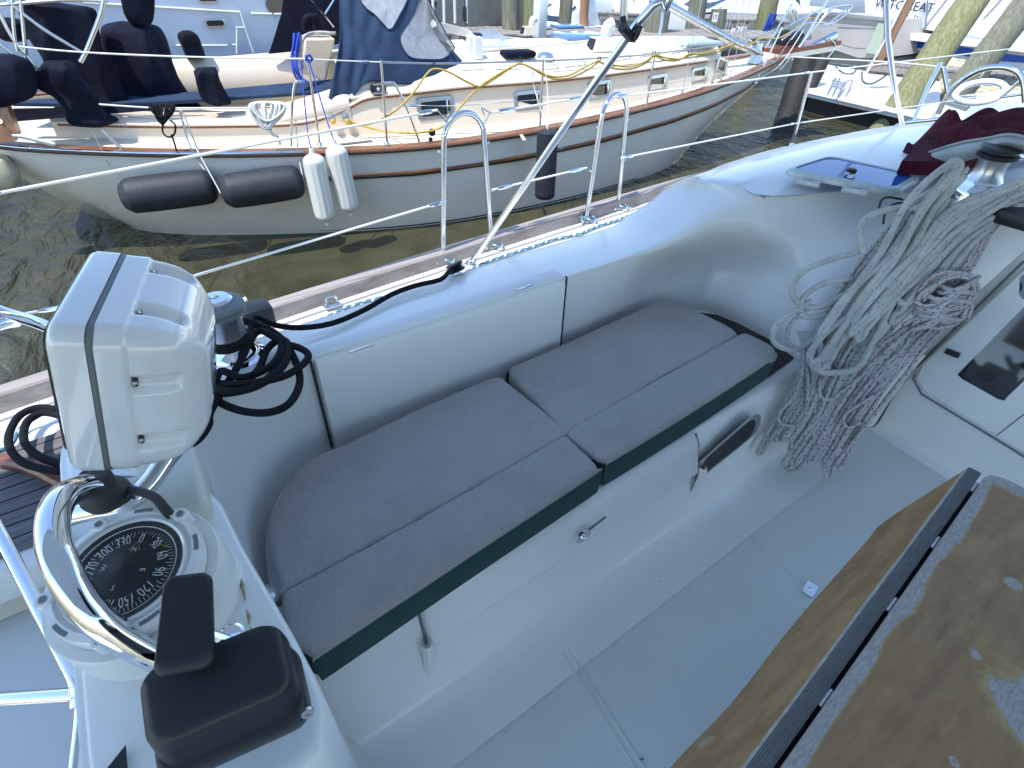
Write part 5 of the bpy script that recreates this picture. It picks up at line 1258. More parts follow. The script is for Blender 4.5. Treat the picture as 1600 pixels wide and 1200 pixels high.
sk=[cr(r,8) for r in SKIN]; cols=[cr(c_,8) for c_ in zip(*sk)]; rr=[list(x) for x in zip(*cols)]
# vertical folds near the aft edge
for i,r in enumerate(rr):
    for j,p in enumerate(r):
        k=max(0,1-i/22); r[j]=p+nN*(-.018*k*math.sin(i*1.15+j*.12)-.006*math.sin(i*.9-j*.35))
bm=bmn(); grid(bm,rr); o=link('dodger',bm,'navyblue',nb,sharp=80); thick(o,.006); dodg=o
# side windows : two clear panels lying 8 mm proud of the canvas
def winpx(pts,v0,nm='dodger_window'):
    bm=bmn(); vs=[]
    for (a,b) in pts:
        v=v0(a,b); vs.append(bm.verts.new(GV(a,b,v)))
    bm.faces.new(vs); o=link(nm,bm,'vinyl',dodg,smooth=False); thick(o,.004); return o
from mathutils.bvhtree import BVHTree
bvh=BVHTree.FromPolygons([v.co for v in dodg.data.vertices],[p.vertices for p in dodg.data.polygons])
def onskin(a,b,off=.02):
    r=ray(a,b).normalized(); h=bvh.ray_cast(EYE,r); 
    return (h[0]-r*off) if h[0] is not None else GV(a,b,-.8)
for ol in ([(566,-30),(566,5),(585,22),(600,38),(605,44),(609,45),(614,42),(625,22),(636,0),(640,-30)],[(655,0),(648,20),(638,38),(628,52),(626,62),(630,74),(638,86),(650,91),(668,92),(688,92),(700,86),(709,76),(708,71),(695,50),(680,22),(669,0),(664,-20)]):
    bm=bmn(); pts=cr([V((a,b,0)) for a,b in ol],2,True); c_=sum(pts,V())/len(pts)
    ring_=lambda k:[onskin(*(c_+(p-c_)*k).xy) for p in pts]
    grid(bm,[ring_(1),ring_(.8),ring_(.5),ring_(.2),ring_(.02)],closed=True); link('dodger_window',bm,'vinyl',dodg)
    bm=bmn(); tube(bm,[p for p in ring_(1.02)],.006,6,closed=True); link('window_binding',bm,'navyblue',dodg)
# dodger base flap snaps
bm=bmn()
for px,py in ((535,155),(666,125),(560,150)): lathe(bm,[(.012,0),(.009,.006),(0,.007)],mat_axes(onskin(px,py,.012),(1,0,0),-nN),10)
linkloose('snap',bm,'steel',nb)
# dark underside/inside of dodger + bimini dark panel aft of it
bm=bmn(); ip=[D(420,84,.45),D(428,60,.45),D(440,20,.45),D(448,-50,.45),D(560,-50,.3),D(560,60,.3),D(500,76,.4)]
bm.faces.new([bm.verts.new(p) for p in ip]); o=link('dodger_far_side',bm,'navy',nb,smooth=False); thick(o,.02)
bm=bmn(); tube(bm,[D(482,-5,-.1),D(505,20,-.1),D(522,42,-.1)],.012,8); tube(bm,[D(508,22,-.1),D(522,0,-.1),D(530,-15,-.1)],.012,8); linkloose('dodger_frame',bm,'steel',nb)
# companion instrument box with red ropes
bm=bmn(); bx_=[D(478,58,-.3),D(521,58,-.3),D(506,131,-.3),D(474,100,-.3)]; prism(bm,[D(476,60,-.35),D(524,60,-.35),D(508,133,-.35),D(488,118,-.35),D(474,90,-.35)],nN*.35); o=link('cabin_bulkhead',bm,'cabincream',nb); bevmod(o,.02)
def ropeblob(name,lab,mat,pts,n,w,r,f=None,seed=1,cat='rope coil',group=None):
    rg=random.Random(seed); bm=bmn()
    for k in range(n):
        o=(rg.random()-.5)*w; ph=rg.random()*6; q_=[]
        for i,(a,b,v) in enumerate(pts): q_.append(GV(a+o+rg.uniform(-1,1),b+rg.uniform(-1.5,1.5),v-.03*rg.random()))
        tube(bm,q_,r,6,sm=5)
    return tag(setorigin(link(name,bm,mat,sharp=80)),lab,cat,group)
ropeblob('rope_coil','coil of bright blue rope hanging beside the cream cabin bulkhead','bluerope',[(464,52,-.45),(462,70,-.5),(460,90,-.55),(461,108,-.6),(466,120,-.6),(474,128,-.6)],10,9,.010,seed=5)
ropeblob('rope_coil','red and white flecked lines heaped on the bulkhead beside the blue coil','ropered',[(470,108,-.45),(468,80,-.45),(472,62,-.45),(482,53,-.4),(500,51,-.4),(522,52,-.4)],9,8,.010,seed=6)
ropeblob('winch_cover','small dark canvas winch cover behind the blue rope coil','navy',[(478,46,-.2),(482,30,-.2),(492,28,-.2),(496,46,-.2)],5,8,.035,seed=7,cat='canvas cover')
# ---- navy covers in the cockpit
def blob(name,lab,cat,prof,v0,dv,mat,seed=1,group=None,par=None,fold_=.045):
    """prof: list of (xl,xr,y) pixel spans top to bottom; builds a closed rumpled bag with real depth dv"""
    rg=random.Random(seed); rows=[]
    for k,(xl,xr,y) in enumerate(prof):
        A_,B_=GV(xl,y,v0),GV(xr,y,v0); c=A_.lerp(B_,.5); h=(B_-A_)*.5; ring=[]
        for q_ in range(60):
            a=2*math.pi*q_/60; f=1+fold_*2.4*(.5-abs(math.sin(a*2.5+k*.35+seed)))+fold_*1.3*math.sin(a*3-k*.7+seed); ring.append(c+h*math.copysign(abs(math.cos(a))**.7,math.cos(a))*f+nN*math.copysign(abs(math.sin(a))**.7,math.sin(a))*dv*.5*f*(min(1,h.length/(dv*.5)) if h.length<dv*.5 else 1))
        rows.append(ring)
    cols=[cr(c_,3) for c_ in zip(*rows)]; rr=list(zip(*cols)); bm=bmn(); vs=grid(bm,rr,closed=True); bm.faces.new(vs[0]); bm.faces.new(vs[-1][::-1])
    o=link(name,bm,mat,par,sharp=80)
    if par: return o
    return tag(setorigin(o),lab,cat,group)
blob('binnacle_cover','large navy canvas cover over the steering pedestal in the cockpit','canvas cover',[(180,205,34),(158,240,42),(155,252,60),(158,262,80),(165,272,100),(172,285,125),(180,298,145),(185,312,160)],-.05,.6,'navy',2,fold_=.07)
blob('furled_sail_cover','dark navy sail bag hanging above the pedestal cover','canvas cover',[(186,240,-30),(190,240,0),(194,240,20),(200,239,32),(208,236,38),(214,228,41)],-.15,.35,'navy',3)
blob('outboard_bag','black rounded cover standing on the far cockpit coaming','canvas cover',[(284,298,48),(279,306,52),(278,312,60),(282,315,70),(286,318,80),(290,320,90)],.5,.2,'navy',4)
blob('winch_cover','rumpled shiny navy winch cover on the near coaming','canvas cover',[(312,336,106),(305,341,112),(305,343,122),(309,346,134),(314,352,148),(320,358,158),(328,356,163)],-.75,.22,'navy',5,fold_=.1)
blob('rail_bag','long navy canvas bag hanging from the stern rail, creased and drooping to the trim','canvas cover',[(75,108,96),(62,122,104),(58,130,120),(70,140,135),(92,150,150),(98,158,165),(100,168,180),(112,178,190),(140,165,197)],-.95,.28,'navy',6,fold_=.13)
blob('rail_cover','tall navy canvas panel slung from the frame above the long navy bag','canvas cover',[(34,60,0),(36,110,8),(38,140,14),(45,150,30),(52,158,60),(66,168,90),(85,180,120),(120,190,150),(150,197,162)],-.45,.2,'navy',7,fold_=.12)
blob('motor_cover','round black cover over a small motor on the stern rail at the left edge','canvas cover',[(-30,18,86),(-40,38,96),(-40,50,115),(-35,55,135),(-30,52,152),(-30,20,164)],-1.15,.4,'navy',8)
blob('rail_bag','small dark bag on the far stern rail at the upper left','canvas cover',[(-5,20,28),(-5,40,34),(-5,45,45),(0,48,58),(10,40,64)],-.1,.3,'navy',9)
# teak piece + rope at stern
bm=bmn(); prism(bm,[GV(-30,165,-1.25),GV(10,165,-1.25),GV(28,210,-1.28),GV(26,220,-1.28),GV(-30,225,-1.28)],nN*.12); link('taffrail',bm,'teak',nb)
ropeblob('rope_coil','white dock line bundled on the stern quarter beside the teak taffrail','whiterope',[(22,212,-1.3),(40,214,-1.3),(60,220,-1.3),(85,226,-1.32)],9,6,.012,seed=11)
bm=bmn(); 
# stern arch tubes
for pts in ([(165,-20),(158,20),(145,55),(135,80),(126,97)],[(0,-8),(60,40),(128,82)],[(0,22),(20,60),(45,92),(64,115)],[(-10,60),(30,95),(62,122)],[(18,-20),(22,50),(28,80)],[(30,-20),(36,40),(42,100)],[(0,8),(100,0),(168,2)]):
    tube(bm,[GV(a,b,-.9) for a,b in pts],.019 if pts[0][0]==165 else .014,10,sm=4)
linkloose('stern_arch_tube',bm,'alu',nb,sharp=80)
bm=bmn(); tube(bm,[GR(158,203,-.02),GR(190,232,0)],.016,10); tube(bm,[GV(0,190,-1.3),GR(22,212,0)],.014,10); tube(bm,[GV(145,205,-1.35),GR(180,283,-.1)],.004,6); linkloose('rail_strut',bm,'alu',nb)
# snap-on navy strip on coaming
bm=bmn(); pts=[GV(20,170,-.84),GV(150,168,-.86),GV(270,160,-.88),GV(268,170,-.9),GV(150,180,-.9),GV(25,190,-.88)]; prism(bm,pts,nN*.02); link('weather_strip',bm,'navy',nb,smooth=False)
# coils on lifeline
def hank(lab,mat,xa,xb,y0,dep,n,r,seed,tail):
    rg=random.Random(seed); bm=bmn(); path=[]
    for k in range(n):
        a=xa+(xb-xa)*rg.random()*.45; b=xb-(xb-xa)*rg.random()*.45; dd=dep*rg.uniform(.55,1); cx_=(xa+xb)/2; o=-.03-.05*rg.random()
        path+=[GR(a,y0,o),GR(a+2,y0+dd*.4,o-.02),GR(cx_+(a-cx_)*.45,y0+dd*.85,o-.03),GR(cx_,y0+dd,o-.03),GR(cx_+(b-cx_)*.45,y0+dd*.85,o-.03),GR(b-1,y0+dd*.4,o-.02),GR(b,y0,o),GR((a+b)/2,y0-3,o+.05)]
    tube(bm,path,r,8,sm=4)
    for t_ in tail: tube(bm,[GR(a,b,-.05) for a,b in t_],r*.9,8,sm=5)
    return tag(setorigin(link('rope_coil',bm,mat,sharp=80)),lab,'rope coil')
hank('black line coiled in a hank over the lifeline left of the pale grey hank','blackrope',234,274,165,30,13,.0085,13,[[(256,190),(254,205),(262,214),(272,210),(274,196),(266,188)],[(268,210),(272,222),(276,236)]])
hank('thick pale grey rope hank draped over the lifeline right of the black hank','whiterope',390,446,163,40,12,.0125,4,[[(422,202),(426,210),(434,214),(438,226)]])
# fenders
def fender(lab,top,bot,v,r,mat,ribs=True,group='fenders hung along the cream boat',thin=.0,loops=None):
    A_=GV(*top,v); B_=GV(*bot,v); L_=(A_-B_).length; T=mat_axes(B_,dN,A_-B_); t=thing('fender',lab,'fender',B_,group)
    pr=[(.012,0),(.022,.0),(.024,.03),(.03,.045),(r*.75,.07),(r*.96,.10),(r,.14),(r,L_*.5),(r,L_-.14),(r*.96,L_-.10),(r*.75,L_-.07),(.03,L_-.045),(.024,L_-.03),(.02,L_)] if ribs else [(r*.5,0),(r*.85,.006),(r*.98,.03),(r,.06),(r*1.0,L_*.5),(r,L_-.05),(r*.95,L_-.02),(r*.6,L_-.002),(.03,L_)]
    bm=bmn(); rings=[]; seg=48
    pts=[]; pr2=cr([V((a,b,0)) for a,b in pr],3)
    rows=[[T@V(((p.x*(1+(.035*math.cos(k*2*math.pi/seg*12) if ribs and p.x>r*.93 and .13<p.y<L_-.13 else 0)))*math.cos(2*math.pi*k/seg),(p.x*(1+(.035*math.cos(k*2*math.pi/seg*12) if ribs and p.x>r*.93 and .13<p.y<L_-.13 else 0)))*math.sin(2*math.pi*k/seg),p.y)) for k in range(seg)] for p in pr2]
    vs=grid(bm,rows,closed=True); bm.faces.new(vs[0]); bm.faces.new(vs[-1][::-1]); link('fender_body',bm,mat,t,sharp=70)
    return t,A_
t,A_=fender('white ribbed fender at left of the pair, hanging lower, on a blue line',(486,232),(512,352),-2.02,.098,'fender')
bm=bmn(); tube(bm,[A_,GV(480,200,-1.9),GR(470,95,-.02)],.006,6,sm=4); link('fender_line',bm,'bluerope',t)
t,A_=fender('white ribbed fender at right of the pair, its foot squared off',(521,218),(548,337),-2.0,.098,'fender')
bm=bmn(); tube(bm,[A_,GV(505,170,-1.85),GR(482,92,-.02)],.006,6,sm=4); tube(bm,[GR(478,88,-.02),GR(484,86,-.04),GR(488,92,-.02),GR(484,97,-.03),GR(478,94,-.02)],.012,8,closed=True); link('fender_line',bm,'bluerope',t)
t,A_=fender('upright charcoal cloth covered fender amidships below the stanchion',(856,203),(851,309),-2.02,.112,'blackfender',False)
bm=bmn(); tube(bm,[A_+V((0,0,.03)),GV(856,150,-1.75),GR(851,95,-.02)],.005,6,sm=4); link('fender_line',bm,'whiterope',t)
bm=bmn(); tube(bm,[A_,GV(833,130,-1.6),GR(838,100,0)],.004,6,sm=4); link('fender_line',bm,'whiterope',t)
def lay(lab,l,r_,v,rad,line):
    A_=GV(*l,v); B_=GV(*r_,v); T=mat_axes(A_,(0,0,1),B_-A_); L_=(B_-A_).length; t=thing('fender',lab,'fender',A_,'fenders hung along the cream boat')
    bm=bmn(); pr=[(.02,0),(rad*.6,.012),(rad*.9,.06),(rad,.12),(rad*1.03,L_*.5),(rad,L_-.12),(rad*.9,L_-.05),(rad*.6,L_-.012),(.02,L_)]; q2=cr([V((a,b,0)) for a,b in pr],4); lathe(bm,[(p.x,p.y) for p in q2],T,32); link('fender_body',bm,'blackfender',t,sharp=80)
    bm=bmn(); e=B_-dN*.04
    for o in line: tube(bm,[(B_ if o[2] else A_)+V((0,0,-.0))-nN*.02,GR(o[0],o[1],-.03),GR(o[3],o[4],-.02)],.006,6,sm=4)
    linkloose('fender_line',bm,'whiterope',t)
lay('long charcoal fender lying fore and aft against the hull nearer the stern',(188,308),(338,290),-1.66,.155,[(300,235,1,280,172),(312,240,1,286,175)])
lay('long charcoal fender lying against the hull just left of the white pair',(345,301),(474,282),-1.82,.155,[(290,200,0,284,173),(466,240,1,462,185)])
blob('fender','yellowed old fender hanging at the stern at the left edge','fender',[(-20,10,245),(-20,24,262),(-15,32,275),(-10,28,288),(8,20,298)],-1.2,.2,'dirtyfender',10,group='fenders hung along the cream boat',fold_=0)
# ---- cabin top fittings
def onTop(px,py,h=0):
    p=None
    for z in [1.5-.004*i for i in range(200)]:
        p=PZ(px,py,z); u,v,_=uvz(p)
        if u<4 or u>9.4: zz_=zst(max(.5,min(10.9,u)))+.02
        else:
            hb,hh=cb(u); zz_=zst(u)-.02+hh*(1.39-.40*min(1,abs(v)/max(.1,hb))**2)
        if z<=zz_+h: return p
    return p
def vent(px,py,s=1,lab=None):
    b=onTop(px,py); T=mat_axes(b,-dN,(0,0,1)); 
    bm=bmn(); pts=[(-.16,-.10),(.16,-.10),(.16,.10),(-.16,.10)]
    A_=[T@V((x*s,y*s,-.02)) for x,y in pts]; B_=[T@V(((x*.72-.0)*s,y*.8*s,.11*s)) for x,y in pts]; grid(bm,[A_,B_],closed=True); bm.faces.new([bm.verts.new(p) for p in B_]); o=link('vent_box',bm,'deckcream',nb,smooth=False); bevmod(o,.01)
    bm=bmn(); q_=[(.160,-.08,-.0),(.160,.08,.0),(.122,.07,.10),(.122,-.07,.10)]; bm.faces.new([bm.verts.new(T@V((x*s+.002,y*s,z*s))) for x,y,z in q_]); link('vent_mesh',bm,'black',o,smooth=False)
    bm=bmn(); tube(bm,[T@V((-.04,0,.10*s)),T@V((-.04,0,.16*s)),T@V((-.06,0,.21*s)),T@V((-.12,0,.235*s))],[.045*s,.045*s,.055*s,.06*s],16,sm=4); bmesh.ops.create_uvsphere(bm,u_segments=14,v_segments=8,radius=.058*s,matrix=M.Translation(T@V((-.06,0,.215*s)))); link('cowl',bm,'whiteplastic',o)
vent(940,76,1.15); vent(827,52,.9)
bm=bmn(); b=onTop(886,44); box(bm,b+V((0,0,.03)),(.5,.4,.05),M.Rotation(aN,3,'Z'),bev=.02); link('blue_hatch',bm,'bluebox',nb)
bm=bmn(); b=onTop(905,60); box(bm,b+V((0,0,.03)),(.62,.5,.06),M.Rotation(aN,3,'Z'),bev=.025); link('blue_hatch',bm,'bluebox',nb)
bm=bmn(); b=onTop(1085,70); box(bm,b+V((0,0,.03)),(.6,.45,.06),M.Rotation(aN,3,'Z'),bev=.025); link('foredeck_hatch',bm,'hatchframe',nb)
bm=bmn(); b=onTop(809,90); box(bm,b+V((0,0,.04)),(.40,.22,.07),M.Rotation(aN,3,'Z'),bev=.03); link('winch_cover',bm,'navy',nb)
bm=bmn(); b=onTop(852,92); T=mat_axes(b,(1,0,0),(0,0,1)); lathe(bm,[(.10,0),(.11,.02),(.09,.05),(.06,.07),(0,.075)],T,24); link('dome_vent',bm,'chrome',nb)
bm=bmn()
for px,py in ((737,90),(746,92)):
    b=onTop(px,py); prism(bm,[b+dN*-.05+nN*-.05,b+dN*.05+nN*-.05,b+dN*.05+nN*.05,b+dN*-.05+nN*.05],(0,0,.22))
[bevmod(o,.01) for o in linkloose('rope_guide',bm,'whiteplastic',nb)]
bm=bmn(); b=onTop(738,66); box(bm,b+V((0,0,.06)),(.24,.14,.08),bev=.03); tube(bm,[GV(725,-40,-.2),GV(727,10,-.2),GV(728,40,-.2)],.008,6); box(bm,GV(726,22,-.2),(.05,.05,.16),bev=.02); link('mast_block',bm,'black',nb)
bm=bmn(); rg=random.Random(9)
for k in range(9): tube(bm,[GV(690+rg.uniform(-3,3),36+k,-.3),GV(715,42+k*1.5,-.3),GV(736,50+k,-.35),GV(744+rg.uniform(-3,3),66,-.4),GV(747,80,-.4)],.006,6,sm=4)
link('running_lines',bm,'whiterope',nb)
# grab rail along the cabin top
bm=bmn(); 
for i,(a,b) in enumerate(((722,756),(775,810),(840,872),(885,915),(952,985),(1000,1030),(1050,1078),(1095,1118))):
    f=lambda x: 109-max(0,(x-850))*.13-(0 if x<700 else 0)
    A_=onTop(a,f(a)); B_=onTop(b,f(b)); tube(bm,[A_,A_+V((0,0,.04))+(B_-A_)*.12,B_+V((0,0,.04))-(B_-A_)*.12,B_],.012,8,sm=3)
linkloose('grab_rail',bm,'whiteplastic',nb)
bm=bmn(); tube(bm,[onTop(752,80,.03),onTop(820,73,.03),onTop(960,60,.03)],.012,8,sm=3); tube(bm,[onTop(790,58,.02),onTop(900,70,.02)],.01,6); linkloose('deck_line',bm,'whiterope',nb)
bm=bmn(); pts=[onTop(748,48,.012),onTop(775,48,.012),onTop(795,64,.012),onTop(798,74,.012),onTop(752,76,.012)]; bm.faces.new([bm.verts.new(p) for p in pts]); o=link('companion_hatch',bm,'hullgrey',nb,smooth=False); thick(o,.02)
# mast, boom pole, samson post, foredeck gear
bm=bmn(); mb=onTop(935,70); tube(bm,[GV(974,36,0),GV(978,-60,0),GV(985,-160,0)],[.05,.05,.05],14); link('mast',bm,'satin',nb,sharp=80)
pole=thing('spinnaker_pole','silver whisker pole slanting down from the rigging to the foredeck','pole',GV(1190,82,-.2))
bm=bmn(); tube(bm,[GV(1010,-12,.1),GV(1040,6,.1),GV(1150,68,-.15),GV(1178,78,-.2)],[.055,.055,.055,.05],16); link('pole_tube',bm,'alu',pole,sharp=80)
bm=bmn(); tube(bm,[GV(1170,76,-.2),GV(1192,86,-.2)],[.055,.02],12); link('pole_end',bm,'satin',pole)
bm=bmn(); b=GV(1180,96,-.15); T=mat_axes(b,(1,0,0),(0,0,1)); lathe(bm,[(.11,-.02),(.1,.02),(.06,.12),(.05,.24),(.07,.26),(0,.27)],T,16); link('windlass',bm,'alu',nb)
bm=bmn(); tube(bm,[GV(1040,-40,.2),GV(1036,10,.1),GV(1033,40,.05),GV(1025,72,0)],.02,10); 
link('inner_stay',bm,'alu',nb)
# bowsprit and pulpit
bs0=G(10.5,-.02,1.17); bs1=GV(1300,68,-.02)
bm=bmn(); e=(bs1-bs0); sd=nN*.24
prism(bm,[bs0-sd,bs1-sd*.7,bs1+sd*.7,bs0+sd],(0,0,.06)); o=link('bowsprit',bm,'teakred',nb)
bm=bmn(); prism(bm,[bs0-sd*1.02+V((0,0,-.001)),bs1-sd*.72+V((0,0,-.001)),bs1+sd*.7+V((0,0,-.001)),bs0+sd+V((0,0,-.001))],(0,0,-.07)); link('bowsprit_side',bm,'hullwhite',nb,smooth=False)
bm=bmn(); B0=GR(1190,132); 
pul=[[(1222,46),(1262,24),(1300,10),(1330,8),(1322,22),(1300,36),(1275,40)],[(1196,75),(1238,6)],[(1236,62),(1272,14)],[(1262,52),(1305,10)],[(1280,50),(1322,14)],[(1295,60),(1305,72),(1292,92)],[(1222,62),(1260,36),(1300,38)],[(1240,90),(1300,-10)],[(1236,95),(1292,0)],[(1218,110),(1300,10)]]
for pts in pul: tube(bm,[GV(a,b,-.2 if i%2 else -.2) for i,(a,b) in enumerate(pts)],.013,8,sm=4)
linkloose('pulpit_tube',bm,'steel',nb,sharp=80)
bm=bmn(); box(bm,GV(1286,66,-.1),(.5,.10,.14),M.Rotation(aN,3,'Z')@M.Rotation(-.35,3,'Y'),bev=.03); tube(bm,[GV(1300,56,-.1),GV(1307,66,-.1),GV(1298,78,-.1)],.02,8,sm=4); link('anchor',bm,'satin',nb)
ropeblob('rope_coil','white dock lines hung in hanks on the foredeck lifeline','whiterope',[(1156,43,.2),(1155,52,.2),(1158,60,.2),(1164,64,.2)],10,22,.012,seed=31)
ropeblob('rope_coil','blue rope hank hanging at the bow rail','bluerope',[(1210,22,.1),(1206,30,.1),(1202,40,.1),(1198,48,.1)],10,14,.013,seed=32)
ropeblob('rope_coil','white rope bundle in front of the blue hank on the pulpit','whiterope',[(1236,14,.05),(1238,22,.05),(1240,32,.05)],8,16,.012,seed=33)
blob('windlass_cover','dark grey canvas lump covering gear on the foredeck','canvas cover',[(1230,1246,47),(1222,1252,53),(1218,1252,62),(1216,1248,72),(1220,1240,78)],.1,.35,'black',34)
# mooring line from the bow to the right
bm=bmn(); tube(bm,[GV(1236,89,-.3),PY(1400,98,4.0),PY(1480,106,3.6)],.011,8,sm=4)
tag(setorigin(link('mooring_line',bm,'whiterope',sharp=80)),'pale taut dock line running right from the bow of the cream sailboat','rope')
bm=bmn(); tube(bm,[GR(1075,150,-.05),GR(1110,143,-.06),GR(1160,132,-.06),GR(1205,112,-.08),GR(1228,90,-.1),GR(1262,36,-.1)],.007,8,sm=4); link('bow_line',bm,'whiterope',nb)
bm=bmn()
for px,py in ((1236,60),(1228,95),(1220,100)): tube(bm,[GV(px,py,-.3),GV(px-40,py+60,-.35)],.006,6)
linkloose('bobstay',bm,'wiregrey',nb)
# ================================================================= WATER, DOCKS, FAR BOATS
bm=bmn(); n=2
grid(bm,[[(-300+700*i/8,-300+900*j/8,WZ) for j in range(9)] for i in range(9)]); o=link('water',bm,'water',smooth=False); o['kind']='structure'
bm=bmn(); grid(bm,[[(-300+700*i/2,-300+900*j/2,-2.5) for j in range(3)] for i in range(3)]); MT['mud']=simple('harbour_mud',(.06,.055,.03),.9); o=link('ground',bm,'mud',smooth=False); o['kind']='structure'
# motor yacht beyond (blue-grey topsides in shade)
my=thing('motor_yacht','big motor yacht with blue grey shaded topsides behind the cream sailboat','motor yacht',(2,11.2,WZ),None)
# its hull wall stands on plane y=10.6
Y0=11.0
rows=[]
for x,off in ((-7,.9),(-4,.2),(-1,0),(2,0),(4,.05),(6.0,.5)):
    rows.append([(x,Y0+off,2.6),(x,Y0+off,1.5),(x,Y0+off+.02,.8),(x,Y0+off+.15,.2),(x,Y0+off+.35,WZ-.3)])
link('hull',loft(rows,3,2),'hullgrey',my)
def onY(px,py,y=Y0): return PY(px,py,y)
def slot(px,py,w,h,mat,nm,fr=True):
    T=mat_axes(onY(px,py,Y0-.01),(1,0,0),(0,-1,0)); bm=bmn()
    if fr:
        grid(bm,[[T@V((a,b,z)) for a,b in rrect(w*k,h*k2,h*k2*.48)] for k,k2,z in ((1,1,0),(1,1,.02),(.85,.6,.022),(.84,.58,.0))],closed=True); o=link(nm,bm,'satin',my)
        bm=bmn(); bm.faces.new([bm.verts.new(T@V((a,b,.003))) for a,b in rrect(w*.84,h*.58,h*.27)]); link('slot',bm,mat,o,smooth=False)
    else:
        prism(bm,[T@V((a,b,0)) for a,b in rrect(w,h,h*.45)],(0,-.02,0)); link(nm,bm,mat,my)
slot(336,36,.30,.12,'black','hull_vent'); slot(438,8,.45,.22,'darkglass','hull_window',False); slot(325,-2,.3,.1,'black','hull_vent')
bm=bmn(); 
for a,b in (((130,4),(375,19)),((392,21),(425,22)),((428,22),(440,22))): tube(bm,[onY(*a,Y0-.05),onY(*b,Y0-.05)],.016,8)
tube(bm,[onY(375,18,Y0-.06),onY(385,50,Y0-.06),onY(396,82,Y0-.06)],.014,8); tube(bm,[onY(370,44,Y0-.06),onY(370,84,Y0-.06)],.012,8); tube(bm,[onY(368,43,Y0-.06),onY(383,43,Y0-.06)],.012,8); tube(bm,[onY(275,71,Y0-.05),onY(355,71,Y0-.05)],.014,8); tube(bm,[onY(363,70,Y0-.05),onY(370,70,Y0-.05)],.012,8)
linkloose('rail',bm,'whitepaint',my)
bm=bmn(); rows=[[(x,Y0-.03-.0,z) for z in (.78,.84,.9)] for x in (-4,0,3)]; 
# grey boat beyond the dodger
gb=thing('motor_yacht','grey green hulled yacht beyond the dodger windows','motor yacht',(8,13,WZ))
MT['gg']=simple('greygreen_hull',(.2,.21,.19),.25,coat=.3)
rows=[[(x,y,1.9),(x,y,1.0),(x,y+.1,.2),(x,y+.3,WZ-.3)] for x,y in ((5.4,13.6),(6.5,13.2),(8,13.1),(9.2,13.0),(9.9,13.3))]
link('hull',loft(rows,3,2),'gg',gb)
bm=bmn()
for px in (676,693,710,728): tube(bm,[PY(px,-20,12.6),PY(px+1,36,12.6)],.03,10)
linkloose('stanchion',bm,'whitepaint',gb)
bm=bmn(); prism(bm,[PY(a,b,12.95) for a,b in ((664,2),(676,0),(682,4),(680,11),(668,12),(662,9))],(0,-.03,0)); link('porthole',bm,'darkglass',gb)
# ---- docks
def dock(name,lab,a,b,w,z,th=.22):
    a,b=V((*a,z)),V((*b,z)); d=(b-a).normalized(); s=V((-d.y,d.x,0)); t=thing(name,lab,'dock',a.lerp(b,.5)); L_=(b-a).length; n=int(L_/.155)
    bm=bmn(); 
    for i in range(n):
        c=a+d*(i+.5)*L_/n; zj=rnd(-.006,.006); T=mat_axes(c+V((0,0,zj)),d,(0,0,1)); box(bm,(0,rnd(-.02,.02),0),(L_/n*.93,w,.04),T)
    link('deck_boards',bm,'dock',t,smooth=False)
    bm=bmn()
    for k in (-.5,.5): T=mat_axes(a.lerp(b,.5)+s*w*k*.94+V((0,0,-.09)),d,(0,0,1)); box(bm,(0,0,0),(L_,.07,.12),T)
    linkloose('stringer',bm,'dock',t,smooth=False); return t
_a=PZ(560,44,.9); _b=PZ(1230,53,.9)
dock('dock','weathered plank dock behind the cream sailboat between the pilings',(_a.x,_a.y),(_b.x,_b.y),1.5,.88)
dock('dock','farther grey dock crossing behind the first plank dock',(PZ(900,14,.9).x,PZ(900,14,.9).y),(PZ(1230,30,.9).x,PZ(1230,30,.9).y),1.6,.88)
dock('dock','narrow finger dock at right in front of the blue striped motorboat',(PZ(1360,94,.45).x,PZ(1360,94,.45).y),(PZ(1640,122,.45).x,PZ(1640,122,.45).y),.7,.43)
def piling(lab,top,bot,dist,r0,r1,mat,group='dock pilings',lean=None,cap=None,base=None):
    """bot/top pixel points put on the plane x=dist"""
    T_=PX(*top,dist[0]); B_=PX(*bot,dist[1]); t=thing('piling',lab,'piling',B_,group); bm=bmn(); n=14; pts=[]; rr=[]
    dd=(B_-T_); B2=B_+dd.normalized()*1.5
    for i in range(n+1):
        k=i/n; pts.append(T_.lerp(B2,k)+V((noise.noise(V((k*5,r0*9,1)))*.02,noise.noise(V((k*5,3,r1*7)))*.02,0))); rr.append(r0+(r1-r0)*k+noise.noise(V((k*9,r0*50,5)))*.008)
    tube(bm,pts,rr,18); ly=None
    for v in bm.verts: v.co+=V((noise.noise(v.co*11)*.012,noise.noise(v.co*11+V((9,0,0)))*.012,0))
    link('post',bm,mat,t,sharp=80)
    if cap:
        bm=bmn(); lathe(bm,[(r0*1.1,-.04),(r0*1.1,.0),(r0*.2,.12),(0,.13)],mat_axes(T_,(1,0,0),(0,0,1)),16); link('cap',bm,cap,t)
    return t
piling('big algae green piling leaning right in front of the blue striped motorboat',(1540,-30),(1392,190),(13.6,12.2),.25,.27,'pilinggreen')
piling('brown grey piling at the right edge beside the blue striped motorboat',(1640,-40),(1538,92),(15.5,15.0),.25,.27,'pilinggrey')
piling('amber brown piling behind the pulpit and blue rope',(1212,-40),(1187,70),(16.5,16.5),.24,.26,'pilinggreen')
piling('wet black piling standing in the water under the bow',(1262,80),(1222,205),(10.9,10.3),.19,.20,'pilingdark')
piling('slim wet black piling right behind the black one at the bow',(1290,85),(1262,140),(12.9,12.5),.14,.14,'pilingdark')
